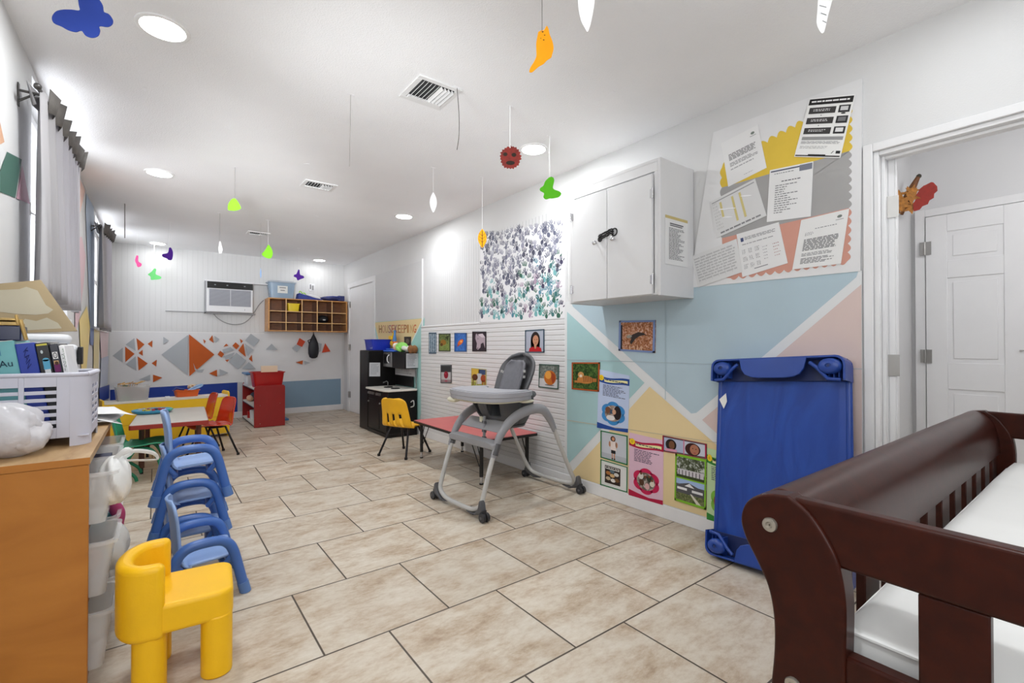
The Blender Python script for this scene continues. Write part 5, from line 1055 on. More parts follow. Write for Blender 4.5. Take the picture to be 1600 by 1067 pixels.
# things on the yellow shelf: helper gives a spot on its top
def ysh(x, y, z=0): c, s_ = math.cos(math.radians(9.8)), math.sin(math.radians(9.8)); return (.712+x*c-y*s_, 6.55+x*s_+y*c, .4955+z)
CL2 = mat((226, 226, 224), rough=.2, var=.04, trans=.66, key='clear_tub')
t = thing('clear_tub', 'clear plastic tub of books and papers on the yellow shelf', 'tub', ysh(-.90, .12), math.radians(9.8))
open_bin('b', .285, .20, .155, .004, CL2, tap=.9).build('tub_body', t)
mb = MB(); rn = random.Random(9)
for i in range(5): mb.box((-.02+.01*i, -.05+.022*i, .075), (.22, .01, .12), mat(rn.choice([(150, 90, 80), (96, 120, 96), (190, 150, 120), (120, 100, 110)]), rough=.6, var=.2, vscale=30), rot=Matrix.Rotation(.08*i, 3, 'Y'))
mb.box((-.06, -.07, .03), (.07, .02, .04), mat((60, 130, 90), rough=.5, var=0)); mb.build('books', t, smooth=False)
mb = MB(); TAN = mat((190, 150, 90), rough=.7, var=.25, vscale=20, key='tan_paper')
for i in range(9): a = rn.uniform(-.5, .5); mb.tube([(-.12+.02*i, rn.uniform(-.05, .05), .14), (-.13+.022*i+.03*a, rn.uniform(-.05, .05), .175), (-.09+.025*i, rn.uniform(-.05, .05), .175+.025*rn.random())], .007, TAN, 6, flat=.4)
mb.build('tan_strips', t)
mb = MB(); mb.box((.0, 0, .012), (.285, .20, .006), WPL); 
t = thing('toy_basket', 'orange basket of toys at the right end of the yellow shelf', 'basket', ysh(-.405, .13), math.radians(9.8))
ORB = mat((214, 96, 34), rough=.45, var=.08, key='orange_plastic')
open_bin('b', .23, .14, .075, .004, ORB).build('basket_body', t)
mb = MB(); mb.tube([(-.125, 0, .07), (-.10, 0, .10), (-.06, .01, .085), (-.02, 0, .08)], .012, mat((44, 60, 130), rough=.5, var=.1), 8); mb.build('blue_toy', t)
mb = MB(); mb.tube(smooth_pts([(0, -.02, .05), (.06, -.03, .075), (.14, -.02, .11), (.145, -.02, .125), (.10, -.02, .115), (.03, -.02, .08), (0, -.02, .05)], 4), .011, mat((150, 186, 228), rough=.4, var=.05), 8, closed=False); mb.build('light_blue_toy', t)
mb = MB(); lump(mb, (.06, .02, .105), (.045, .04, .03), mat((216, 190, 160), rough=.6, var=.1), 5, .15); mb.ball((.055, -.012, .115), (.014, .01, .008), mat((150, 84, 50), rough=.6, var=0)); mb.build('stuffed_toy', t)
mb = MB(); mb.box((0, 0, .010), (.045, .03, .02), WPL); o = mb.build('eraser_block', bevel=.005); p = ysh(-.60, .06); o.location = p; tag(o, 'small white block on the yellow shelf between the tub and the orange basket', 'block')
# paper strip hanging off the back wall
# ================================================================ PLAY KITCHEN
KB = mat((16, 15, 16), rough=0.35, var=0.12, vscale=5, key='kitchen_black', spec=.25); KC = mat((224, 220, 212), rough=0.35, var=0.04, key='kitchen_counter'); KS = mat((150, 150, 150), rough=0.3, metal=.7, var=.05, key='kitchen_silver')
t = thing('play_kitchen', 'black wooden play kitchen with a white counter, microwave and paper notes', 'play kitchen', (0, 0, 0))
kx, k0, k1, k2 = 2.16, 5.25, 5.89, 6.20; kw = RX-.024
mb = MB(); mb.bb((kx, k1, .0), (kw, k2, 1.02), KB); fr = mb.build('fridge_tower', t, bevel=.012, bseg=3)
s = Sheet(*[on(1, k1-.0005, u, v) for u, v in ((577.3, 566.5), (594, 566.5), (594, 588), (577, 588))], (0, -1, 0), base=(196, 198, 202)); s.lines(.1, .1, .9, .9, 9, (150, 152, 158), 1, .5, .4); s.build('paper_note', t)
mb = MB(); mb.bb((kx+.004, k0, .045), (kw, k1-.001, .535), KB); mb.bb((kx-.004, k0-.004, 0), (kw, k1-.001, .044), KB); mb.build('cabinet_body', t, bevel=.004)
P = [(kx-.03, k1-.001), (kx-.03, k0+.06)]+[(kx-.03+.07-.07*math.cos(a), k0+.06-.07*math.sin(a)) for a in (PI/6, PI/3, PI/2)]+[(kw, k0-.01), (kw, k1-.001)]
mb = MB(); mb.prism([(x, y, .536) for x, y in P], (0, 0, .022), KC); mb.build('counter', t, bevel=.004)
mb = MB()
for y in (5.40, 5.62): mb.tube([(kx+.16+.05*math.cos(a), y+.05*math.sin(a), .562) for a in [2*PI*i/20 for i in range(20)]], .006, BLACK, 6, closed=True); mb.lathe([(.001, 0), (.035, 0), (.035, .006), (.001, .006)], BLACK, c=(kx+.16, y, .5585), seg=20, close=False)
mb.build('stove_burners', t)
mb = MB(); mb.tube([(kx+.22, 5.78, .56), (kx+.22, 5.78, .61), (kx+.20, 5.77, .625), (kx+.15, 5.76, .61)], .007, KS, 8); mb.build('faucet', t)
for a, b in ((5.50, 5.86), (5.27, 5.49)):
    mb = MB(); mb.bb((kx-.004, a, .075), (kx+.003, b, .42), KB); d = mb.build('door', t, bevel=.003)
    mb = MB(); mb.ball((kx-.014, b-.03 if a > 5.4 else b-.03, .385), .011, KS, 12, 8); mb.build('knob', d)
mb = MB()
for y in (5.84, 5.79, 5.74, 5.69, 5.58, 5.53, 5.48): mb.tube([(kx+.004, y, .49), (kx-.016, y, .49)], .016, KS, 14)
mb.build('dials', t)
mb = MB(); mb.tube(smooth_pts([(2.45, k0-.001, .40), (2.47, k0-.03, .42), (2.475, k0-.03, .36), (2.45, k0-.001, .34)], 4), .007, HM, 8); mb.build('side_handle', t)
mb = MB(); mb.bb((kw-.012, k0+.10, .57), (kw, k1-.001, .72), KB); mb.bb((kw-.012, k0+.32, .72), (kw, k1-.001, .80), KB); mb.build('splash_back', t, smooth=False)
mb = MB(); mb.bb((2.375, k0, .80), (kw, k1-.001, 1.0), KB); mb.build('overhead_cabinet', t, bevel=.005)
mb = MB(); mb.bb((2.360, 5.62, .81), (2.3745, 5.885, .995), KS); mw = mb.build('microwave', t, bevel=.003)
mb = MB(); mb.bb((2.356, 5.74, .85), (2.3598, 5.86, .97), BLACK); mb.tube(smooth_pts([(2.360, 5.70, .86), (2.335, 5.69, .885), (2.335, 5.69, .935), (2.360, 5.70, .96)], 3), .006, WPL, 8); mb.build('microwave_window', mw)
s = Sheet(*[(2.39, k0-.001, .985), (2.545, k0-.001, .985), (2.545, k0-.001, .81), (2.39, k0-.001, .81)], (0, -1, 0), base=(184, 186, 190)); s.lines(.08, .08, .92, .92, 8, (130, 132, 138), 1, .5, .4); s.build('paper_note', t)
mb = MB(); mb.bb((2.52, k0+.004, .558), (2.532, k0+.018, .80), KS); mb.build('support_post', t, smooth=False)
s = Sheet(*[(kw-.013, k1-.02, .795), (kw-.013, k0+.03, .795), (kw-.013, k0+.03, .70), (kw-.013, k1-.02, .70)], (-1, 0, 0), base=(196, 196, 198)); s.lines(.05, .15, .95, .85, 3, (150, 150, 154), 1, .5, .3); s.build('paper_strip', t)
BB = mat((26, 52, 180), rough=.35, var=.06, key='royal_blue_plastic')
o = open_bin('b', .30, .27, .14, .004, BB, tap=.88).build('body'); t = thing('storage_bin', 'royal blue bin on top of the black play kitchen tower', 'bin', (2.35, 6.045, 1.0205), math.radians(90)); o.parent = t; o.name = 'bin_body'
mb = MB(); mb.bb((-.12, .119, .02), (-.04, .1225, .07), ink((150, 160, 200))); o = mb.build('bin_label', t, smooth=False); o.rotation_euler = (0, 0, 0)
LBP = mat((56, 104, 206), rough=.35, var=.06, key='lid_blue')
t = thing('blue_lid', 'blue plastic lid lying on the microwave cabinet of the play kitchen', 'lid', (2.455, 5.72, 1.0005))
mb = MB(); mb.prism([(-.10, -.17, 0), (.065, -.17, 0), (.065, .165, 0), (-.10, .165, 0)], (0, 0, .022), LBP); mb.build('lid_rim', t, bevel=.008)
mb = MB(); mb.prism([(-.075, -.14, .022), (.055, -.14, .022), (.055, .14, .022), (-.075, .14, .022)], (0, 0, .02), LBP); mb.build('lid_dome', t, bevel=.012)
t = thing('toy_robot', 'yellow, blue and orange plastic toy standing behind the blue lid', 'toy', (2.475, 5.80, 1.0425))
OT = mat((240, 120, 26), rough=.4, var=.05, key='toy_orange'); YT = mat((250, 200, 40), rough=.4, var=.05, key='toy_yellow'); BTY = mat((74, 130, 190), rough=.4, var=.05, key='toy_mid_blue')
mb = MB(); mb.box((0, -.02, .045), (.05, .05, .09), OT); mb.build('orange_base', t, bevel=.008)
mb = MB(); mb.box((0, .05, .06), (.05, .08, .045), YT, rot=Matrix.Rotation(.4, 3, 'X')); mb.box((0, .09, .14), (.05, .09, .05), YT); mb.tube([(0, .05, .16), (0, .02, .215)], .012, YT, 8); mb.build('yellow_arm', t, bevel=.006)
mb = MB(); mb.tube([(0, -.01, .09), (0, -.01, .13), (0, -.015, .18), (0, -.015, .235)], [.026, .024, .014, .016], BTY, 12); mb.build('blue_body', t)
t = thing('plush_doll', 'plush doll in a lime green top and brown shoes lying on the play kitchen', 'doll', (2.455, 5.42, 1.0005), math.radians(12))
PLG = mat((150, 220, 110), rough=.8, var=.12, vscale=40, key='plush_green'); PLW = mat((226, 226, 220), rough=.8, var=.06, key='plush_white'); BRN = mat((132, 90, 52), rough=.8, var=.15, vscale=40, key='plush_brown')
mb = MB(); lump(mb, (.0, .07, .062), (.06, .105, .06), PLG, 6, .06); mb.build('torso', t)
mb = MB(); lump(mb, (.0, .175, .055), (.045, .05, .05), mat((220, 180, 150), rough=.8, var=.05), 2, .04); lump(mb, (.005, .19, .07), (.048, .045, .045), PLW, 3, .1); mb.build('head', t)
for dx in (-.025, .03):
    mb = MB(); mb.tube([(dx, 0, .05), (dx-.01, -.07, .04), (dx-.02, -.14, .035)], [.03, .028, .026], PLW, 10); l = mb.build('leg', t)
    mb = MB(); lump(mb, (dx-.03, -.185, .035), (.04, .036, .05), BRN, 4, .05); mb.build('shoe', l)
mb = MB(); mb.tube([(-.04, .1, .06), (-.075, .05, .035), (-.07, 0, .02)], [.022, .02, .018], PLG, 8); mb.build('arm', t)
# ================================================================ WOODEN SHELF AT THE LEFT WITH BINS
OAK = wood_mat('shelf_birch_side', (170, 106, 34), (188, 122, 46), (1.2, 1.2, 2.2), rough=0.45, dist=1.5, nscale=3)
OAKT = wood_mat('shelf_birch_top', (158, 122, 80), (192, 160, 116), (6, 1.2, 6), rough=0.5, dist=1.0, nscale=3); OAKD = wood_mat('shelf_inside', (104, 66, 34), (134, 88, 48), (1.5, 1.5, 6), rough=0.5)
t = thing('storage_shelf', 'birch plywood cubby shelf in the near left corner, holding clear bins', 'shelf', (0, 0, 0))
sx0, sx1, sy0, sy1, sz = LX+.016, -.16, 1.93, 2.80, .741
for y in (sy0, sy1-.02): mb = MB(); mb.bb((sx0, y, 0), (sx1, y+.02, sz-.022), OAK); mb.build('side_panel', t, bevel=.002)
mb = MB(); mb.bb((sx0, sy0-.002, sz-.0215), (sx1+.003, sy1+.002, sz), OAKT); mb.bb((sx0, sy0-.003, sz-.021), (sx1+.0035, sy0-.0021, sz-.0005), OAK); mb.build('top', t, bevel=.003)
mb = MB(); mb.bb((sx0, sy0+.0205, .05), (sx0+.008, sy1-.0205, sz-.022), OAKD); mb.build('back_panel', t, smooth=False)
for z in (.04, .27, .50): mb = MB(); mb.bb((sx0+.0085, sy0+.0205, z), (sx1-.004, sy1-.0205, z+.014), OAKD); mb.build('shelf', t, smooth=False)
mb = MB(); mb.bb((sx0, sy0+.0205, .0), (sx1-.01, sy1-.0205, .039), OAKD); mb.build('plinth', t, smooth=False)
CLB = mat((238, 238, 238), rough=.15, var=.03, trans=.64, key='clear_bin', spec=.8); PINK_S = mat((176, 60, 110), rough=.5, var=.1, key='magenta_rubber')
rn = random.Random(11)
binlab = {(0, 0): 'clear bin on the bottom row of the wooden shelf, nearest the camera', (0, 1): 'clear bin in the middle row of the wooden shelf, nearest the camera', (0, 2): 'clear bin in the top row of the wooden shelf, nearest, under the knotted bag',
          (1, 0): 'clear bin in the bottom row, second along the wooden shelf', (1, 1): 'clear bin with teal cloth in the middle row, second along the wooden shelf', (1, 2): 'clear bin with red and navy contents in the top row, second along the wooden shelf',
          (2, 1): 'clear bin in the middle row at the far end of the wooden shelf', (2, 2): 'clear bin in the top row at the far end of the wooden shelf'}
for (i, j), lb in binlab.items():
    y = sy0+.165+.268*i; z = (.0545, .2845, .5145)[j]
    px = (-.100, -.108, -.112)[i] if j else -.104
    w, d, h = .225, .30, (.185, .175, .165)[j]
    t = thing('clear_bin', lb, 'bin', (px-d/2, y, z), PI/2, 'clear bins in the wooden shelf')
    open_bin('b', w, d, h, .003, CLB, tap=.84, rim=.010).build('bin_body', t)
    mb = MB(); c = {(1, 2): (150, 40, 44), (1, 1): (120, 180, 190), (2, 2): (190, 186, 180), (0, 1): (150, 110, 96)}.get((i, j), (190, 184, 178))
    lump(mb, (0, 0, .07), (.075, .11, .062), mat(c, rough=.7, var=.35, vscale=25), i*5+j, .14)
    if (i, j) == (1, 2): mb.box((.02, -.10, .12), (.12, .05, .05), mat((34, 40, 70), rough=.5, var=.1))
    if (i, j) == (1, 1): lump(mb, (.0, -.06, .125), (.085, .075, .055), mat((110, 176, 190), rough=.8, var=.2, vscale=20, key='teal_cloth'), 4, .2)
    mb.build('contents', t)
BAG = mat((228, 228, 226), rough=.45, var=.06, bump=.6, bscale=24, key='thin_white_bag')
t = thing('plastic_bag', 'white knotted plastic bag with looped handles bulging out of the wooden shelf', 'bag', (-.105, 2.075, .56))
mb = MB(); lump(mb, (.0, -.005, .072), (.046, .085, .08), BAG, 3, .12, 36, 22); mb.build('bag_body', t)
mb = MB(); mb.tube(smooth_pts([(.01, 0, .15), (.05, .03, .155), (.10, .09, .13), (.115, .12, .10), (.09, .09, .105), (.05, .04, .12), (.015, .01, .13)], 5), .007, BAG, 8, flat=.4); mb.tube(smooth_pts([(0, -.03, .145), (.03, -.04, .175), (.045, -.02, .16), (.02, 0, .14)], 4), .008, BAG, 8, flat=.4); mb.build('handle_loop', t)
t = thing('plastic_bag', 'clear-white stuffed bag hanging low from the wooden shelf, above the bottom bins', 'bag', (-.125, 2.31, .235))
mb = MB(); lump(mb, (.0, 0, .10), (.05, .09, .085), mat((222, 222, 220), rough=.3, var=.08, trans=.2, bump=.5, bscale=30, key='cloudy_bag'), 9, .16); mb.build('bag_body', t)
t = thing('rubber_toy', 'magenta squeezy rubber toy hanging from a bin on the wooden shelf', 'toy', (-.122, 2.34, .385))
mb = MB(); mb.tube(smooth_pts([(-.035, -.01, .135), (-.02, 0, .115), (.0, .01, .085), (.015, .015, .05), (.022, .018, .02), (.026, .02, .004)], 4), [r_*.66 for r_ in (.008, .009, .012, .016, .022, .026, .029, .031, .032, .033, .033, .032, .030, .026, .022, .018, .014, .010, .008, .006, .004)], PINK_S, 14); mb.build('rubber_body', t)
# basket and what is in it
BW = mat((214, 214, 226), rough=.4, var=.03, trans=.12, key='white_basket_plastic')
bx0, bx1, by0, by1, bz = LX+.022, -.178, 2.18, 2.50, sz
t = thing('plastic_basket', 'white slotted plastic basket of binders on the wooden shelf', 'basket', (0, 0, 0))
mb = MB(); th = .004; z1 = bz+.243
def pan(x0, y0, x1, y1, z0, z1_): mb.bb((min(x0, x1), min(y0, y1), z0), (max(x0, x1), max(y0, y1), z1_), BW)
front_slots = [(bx0+.035, bx0+.112), (bx0+.125, bx0+.202)]
def slotted(ax, f0, f1, k0, slots):
    zs = [bz+.065+.025*i for i in range(6)]
    def P(a, b, z0, z1_):
        if ax == 'x': mb.bb((a, k0, z0), (b, k0+th, z1_), BW)
        else: mb.bb((k0-th, a, z0), (k0, b, z1_), BW)
    edges = [f0]+[q for s_ in slots for q in s_]+[f1]
    for i in range(0, len(edges), 2): P(edges[i], edges[i+1], bz+.03, z1)
    for a, b in slots:
        P(a, b, bz+.03, zs[0]); P(a, b, zs[-1]+.013, z1)
        for i in range(len(zs)-1): P(a, b, zs[i]+.013, zs[i+1])
slotted('x', bx0, bx1-.052, by0, front_slots); slotted('x', bx0, bx1-.052, by1-th, front_slots); slotted('y', by0+.05, by1-.05, bx1, [(by0+.065, by0+.15), (by0+.17, by1-.065)]); slotted('y', by0+th, by1-th, bx0+th, [])
mb.bb((bx0+th, by0+th, bz+.030), (bx1-th, by1-th, bz+.034), BW); mb.build('basket_body', t, bevel=.001)
for (cx, cy, a0) in ((bx1-.052, by0+.052, -PI/2), (bx1-.052, by1-.052, 0)):
    P = [(cx+.052*math.cos(a0+PI/2*i/6), cy+.052*math.sin(a0+PI/2*i/6)) for i in range(7)]; Q = [(cx+.047*math.cos(a0+PI/2*i/6), cy+.047*math.sin(a0+PI/2*i/6)) for i in range(7)][::-1]
    mb = MB(); mb.prism([(x, y, bz) for x, y in P+Q], (0, 0, z1-bz), BW); mb.build('corner_post', t)
mb = MB(); P = [(bx0, by0, z1), (bx1-.05, by0, z1)]+[(bx1-.05+.05*math.sin(PI/2*i/5), by0+.05-.05*math.cos(PI/2*i/5), z1) for i in range(6)]+[(bx1, by1-.05, z1)]+[(bx1-.05+.05*math.cos(PI/2*i/5), by1-.05+.05*math.sin(PI/2*i/5), z1) for i in range(6)]+[(bx0, by1, z1)]
mb.tube(P, .007, BW, 8, closed=True); mb.tube([(bx1-.01, by0+.02, z1), (bx1+.012, by0+.045, z1+.006), (bx1+.012, by0+.09, z1+.006), (bx1-.005, by0+.12, z1)], .008, BW, 8); mb.build('rim', t)
def book(name, lab, cat, x0, x1, y0, y1, z0, z1_, c, lean, txt=None, tc=(20, 30, 40), extra=None, grp='binders and books in the white basket', vert=False):
    """upright book with its spine to the camera (towards -y)"""
    t = thing(name, lab, cat, ((x0+x1)/2-.022, y0+.016, z0), 0, grp); t.rotation_euler = (0, lean, 0); w = x1-x0; d = y1-y0; h = z1_-z0
    cm = mat(c, rough=.45, var=.06, vscale=10)
    mb = MB(); mb.bb((-w/2, .0, 0), (w/2, d, h), cm); mb.build('cover', t, bevel=.003)
    mb = MB(); mb.bb((-w/2+.004, .004, h-.002), (w/2-.004, d-.003, h+.0015), ink((226, 222, 214))); mb.build('page_block', t, smooth=False)
    s = Sheet((-w/2+.003, -.0002, h-.004), (w/2-.003, -.0002, h-.004), (w/2-.003, -.0002, .004), (-w/2+.003, -.0002, .004), (0, -1, 0), thick=.0008, bm=cm)
    if extra: extra(s)
    if txt: s.text(*txt)
    s.build('spine_label', t); return t
yb = by0+.014
bz_ = bz+.046; ln = -.15
book('binder', 'teal binder at the left of the white basket', 'binder', -.425, -.3005, yb, yb+.25, bz_, bz+.352, (112, 178, 182), ln, ('Au', .66, .265, .07, .26, (26, 50, 70), 4), extra=lambda s: (s.rect(.0, .0, .5, 1, (88, 146, 150), 1), s.rect(.66, .05, .675, .14, (60, 120, 150), 2), s.rect(.72, .05, .735, .14, (60, 120, 150), 2)))
book('binder', 'royal blue binder with a handwritten spine in the white basket', 'binder', -.2995, -.2535, yb, yb+.25, bz_, bz+.352, (38, 62, 160), ln, ('KAN', .35, .08, .3, .2, (24, 34, 96), 4, 1.4))
book('box_file', 'black case with a round hole and a blue bottle label in the white basket', 'box', -.2525, -.2205, yb, yb+.24, bz_, bz+.354, (28, 28, 32), ln, extra=lambda s: (s.ell(.38, .09, .12, .02, (196, 206, 210), 2), s.rect(.3, .18, .95, .29, (92, 164, 196), 2), s.ell(.62, .18, .3, .02, (92, 164, 196), 2), s.rect(.35, .29, .9, .34, (220, 222, 222), 2), s.rect(0, 0, 1, .02, (200, 190, 80), 2)))
book('puzzle_box', 'dark box with a small round logo and purple picture in the white basket', 'box', -.2195, -.1975, yb, yb+.23, bz_, bz+.350, (40, 42, 54), ln, extra=lambda s: (s.rect(.1, .08, .9, .16, (226, 226, 226), 2), s.ell(.5, .12, .32, .033, (40, 42, 54), 3), s.ell(.5, .12, .22, .023, (226, 226, 226), 4), s.text('O', .36, .132, .022, .28, (40, 42, 54), 5), s.rect(.1, .18, .85, .22, (196, 160, 110), 2), s.rect(.05, .22, .95, .31, (112, 44, 96), 2), s.ell(.5, .21, .3, .022, (80, 50, 40), 3)))
book('workbook', 'white workbook with handwritten green lettering on its spine in the white basket', 'book', -.1965, -.1815, yb, yb+.23, bz_, bz+.345, (228, 228, 230), ln, ('KWAS', .60, .03, .30, .22, (60, 110, 70), 3, 1.5708), extra=lambda s: s.text('LUVS', .18, .09, .30, .2, (50, 60, 70), 3, 1.5708))
# things behind and around the basket
CB = mat((158, 140, 108), rough=.8, var=.10, vscale=5, key='stained_cardboard'); CB2 = mat((176, 168, 148), rough=.85, var=.06, vscale=8, key='pale_stain')
t = thing('cardboard_panel', 'brown water-stained cardboard panel leaning behind the basket', 'cardboard', (-.415, 2.565, 1.13)); t.rotation_euler = (math.radians(-14), math.radians(-4), math.radians(6))
mb = MB(); mb.prism([(-.055, 0, .0), (.165, 0, .0), (.072, 0, .215), (-.055, 0, .195)], (0, .008, 0), CB); mb.build('board', t, bevel=.001)
mb = MB(); mb.poly([(-.05, -.0008, .085), (.0, -.0008, .075), (.05, -.0008, .07), (.085, -.0008, .075), (.10, -.0008, .09), (.08, -.0008, .11), (.07, -.0008, .14), (.06, -.0008, .17), (.03, -.0008, .185), (.01, -.0008, .175), (-.05, -.0008, .17)], CB2); mb.poly([(.0, -.0008, .03), (.02, -.0008, .055), (.05, -.0008, .045), (.08, -.0008, .058), (.11, -.0008, .035), (.12, -.0008, .012), (.0, -.0008, .008)], CB2); mb.build('stain', t, smooth=False)
t = thing('plastic_bin', 'rounded white plastic container behind the binders', 'container', (-.335, 2.575, sz+.0005))
mb = MB(); rbox(mb, -.115, -.06, 0, .085, .09, .345, .045, WPL); rbox(mb, -.105, -.05, .345, .065, .08, .385, .04, WPL); mb.build('container_body', t, bevel=.02, bseg=4)
mb = MB(); mb.box((.094, .0, .30), (.014, .05, .07), BLACK); mb.build('latch', t, bevel=.003)
GOLD = mat((170, 140, 80), rough=.4, metal=.3, var=.2, vscale=30, key='gold_card'); NAV = mat((24, 32, 66), rough=.35, var=.2, key='navy_box')
t = thing('gift_box', 'navy box with gold edging lying on top of the binders at the left edge', 'box', (-.425, 2.27, bz+.357), math.radians(4))
mb = MB(); mb.bb((-.035, -.05, 0), (.068, .12, .05), NAV); mb.build('box_body', t, bevel=.004)
mb = MB(); mb.bb((-.036, -.053, .05), (.062, .12, .062), GOLD); mb.bb((-.036, -.055, .066), (.058, .12, .074), GOLD); mb.tube([(.066, -.054, .07), (.073, -.054, .035), (.08, -.054, .002)], .006, GOLD, 6); mb.tube([(.056, -.054, .085), (.062, -.054, .05)], .005, GOLD, 6); mb.build('gold_edging', t, bevel=.002)
t = thing('plastic_bag', 'crumpled white plastic bag lying in front of the basket at the left edge', 'bag', (-.375, 2.08, sz+.001))
mb = MB(); lump(mb, (0, 0, .08), (.10, .075, .085), mat((230, 228, 232), rough=.3, var=.05, trans=.3, bump=1.0, bscale=34, key='crumpled_plastic'), 7, .2, 30, 18); lump(mb, (.05, 0, .055), (.065, .06, .05), mat((230, 228, 232), rough=.3, var=.05, trans=.3, bump=1.0, bscale=34, key='crumpled_plastic'), 12, .2, 24, 14); mb.build('bag_body', t)
for k, (x, y, a, lab) in enumerate([(-.235, 2.76, .2, 'lowest loose white paper at the far end of the wooden shelf'), (-.225, 2.78, -.15, 'middle loose white paper at the far end of the wooden shelf'), (-.205, 2.79, .35, 'top curled white paper at the far end of the wooden shelf')]):
    z = sz+.003+.018*k; ca, sa = math.cos(a), math.sin(a)
    def pf_(u, v, x=x, y=y, z=z, ca=ca, sa=sa, k=k):
        lx, ly = (u-.5)*.20, (v-.5)*.26; cur = .010+.010*k*(u*v)**2+.006*math.sin(3*u+k)-.05*max(0, u-.72)
        return (x+lx*ca-ly*sa, y+lx*sa+ly*ca, z+cur)
    mb = MB(); mb.grid(pf_, 12, 12, mat((232, 232, 232), rough=.6, var=.02, key='loose_paper')); tag(mb.build('loose_paper', solid=.0008, ang=60), lab, 'paper', 'loose papers on the wooden shelf')

# ================================================================ HANGING MOBILES
STR = mat((120, 116, 112), rough=.7, var=0, key='string_grey'); STRW = mat((236, 236, 236), rough=.6, var=0, key='string_white'); TAPE = mat((240, 240, 242), rough=.3, var=0, key='clear_tape')
def cam_depth(p): return (Vector(p)-EYE).dot(_F)
def mobile(name, lab, cat, top, depth, outline, c, extra=None, string=STR, at_=None, smooth=True, tape=True, sw=.0012, swing=0.0, top_vis=True, grp='paper cut-outs hanging from the ceiling'):
    """flat paper cut-out hung on a string: outline in photo points, read at the string's own distance"""
    if top_vis: T0 = hz(top[0], top[1], HZ); depth = cam_depth(T0)
    def P3(u, v): d = ray(u, v); return EYE+d*depth
    cu = sum(p[0] for p in outline)/len(outline); cv = sum(p[1] for p in outline)/len(outline)
    A = at_ or min(outline, key=lambda q: q[1]); pa = P3(*A)
    if not top_vis: T0 = Vector((pa.x, pa.y, HZ))
    else: T0 = Vector((pa.x*.5+T0.x*.5, pa.y*.5+T0.y*.5, HZ))
    t = thing(name, lab, cat, (pa.x, pa.y, HZ), group=grp); o = Vector((pa.x, pa.y, HZ))
    n = Vector((-_F.x, -_F.y, 0)).normalized()
    mb = MB(); pts = smooth_pts([P3(*q)-o for q in outline+[outline[0]]], 4)[:-1] if len(outline) > 6 and smooth else [P3(*q)-o for q in outline]
    mb.prism(pts, n*-.0012, c); mb.build('paper_cutout', t, smooth=False)
    if extra:
        for nm, shapes in extra:
            mb = MB()
            for P, m in shapes: mb.poly([P3(*q)-o+n*.0006 for q in P], m)
            mb.build(nm, t, smooth=False)
    mb = MB(); mb.tube([T0-o, pa-o-n*.0006+Vector((0, 0, -.004))], sw, string, 6); mb.build('string', t)
    if tape: mb = MB(); mb.bb((T0.x-o.x-.02, T0.y-o.y-.008, -.0012), (T0.x-o.x+.02, T0.y-o.y+.008, 0), TAPE); mb.build('tape', t, smooth=False)
    return t
def pap(c): return mat(c, rough=.7, var=.03, vscale=30, spec=.2)
def el(cx, cy, rx, ry, n=12): return [(cx+rx*math.cos(2*PI*i/n), cy+ry*math.sin(2*PI*i/n)) for i in range(n)]
mobile('paper_butterfly', 'large royal blue paper butterfly at the top left, nearest the camera', 'butterfly', None, 1.05, [(121, -8), (123, 8), (124, 16), (112, 15), (98, 15), (87, 18), (81, 27), (84, 36), (95, 41), (106, 47), (118, 50), (127, 48), (134, 56), (144, 59), (153, 56), (156, 48), (155, 41), (168, 42), (175, 38), (176, 31), (170, 22), (162, 18), (160, 8), (152, -4), (140, -10)], pap((36, 56, 130)), top_vis=False)
OG = pap((246, 160, 20)); DKB = ink((70, 40, 16))
mobile('paper_cat', 'orange paper cat-shaped cut-out with tiny drawn face, hanging top centre', 'paper cut-out', None, 1.6, [(841, 50), (846, 47), (850, 47), (854, 40.5), (857, 45), (859, 54), (863, 64), (865, 75), (863, 84), (861, 90), (855, 94), (849, 100), (842, 104), (836, 109), (831, 113), (827, 112), (829, 105), (834, 97), (838, 88), (838, 78), (838, 66)], OG, [('drawn_face', [(el(848, 50, 1.4, 1, 8), DKB), (el(851, 55, 1.2, .8, 8), DKB), (el(849.5, 62.5, 1.3, .9, 8), DKB), (el(845, 60, .8, .6, 8), DKB)])], at_=(847, 48.5), top_vis=False)
WHP = pap((240, 240, 240)); WHF = pap((236, 236, 238)); LGY = ink((196, 196, 196))
mobile('paper_feather', 'plain white paper feather at the top edge, right of the orange cat', 'feather', None, 1.45, [(902, -22), (903, -2), (904, 14), (908, 32), (914, 44), (918, 49.5), (922, 40), (926, 22), (929, 2), (929, -20), (916, -40)], WHP, top_vis=False)
t_ = mobile('paper_feather', 'white paper feather with drawn stripes at the top right edge', 'feather', None, 1.5, [(1278, -20), (1278, 0), (1277, 20), (1276, 36), (1282, 50), (1287, 51), (1290, 42), (1294, 24), (1299, 6), (1303, -12), (1296, -30), (1284, -30)], WHP, [('drawn_stripes', [([(1279+q*.2, 2+q), (1291, 5+q), (1291, 6.2+q), (1279+q*.2, 3.2+q)], ink((110, 110, 112))) for q in (-8, 6, 18, 30)])], top_vis=False)
RDM = mat((126, 28, 15), rough=.6, var=.35, vscale=45, key='brown_red_paper'); HOLE = ink((44, 34, 26))
msk = []
rn = random.Random(2)
for i in range(44): a = 2*PI*i/44; r = 1+(.07 if i % 2 else -.05)+rn.uniform(-.05, .05); msk.append((797.5+16*r*math.cos(a), 246+17.5*r*math.sin(a)))
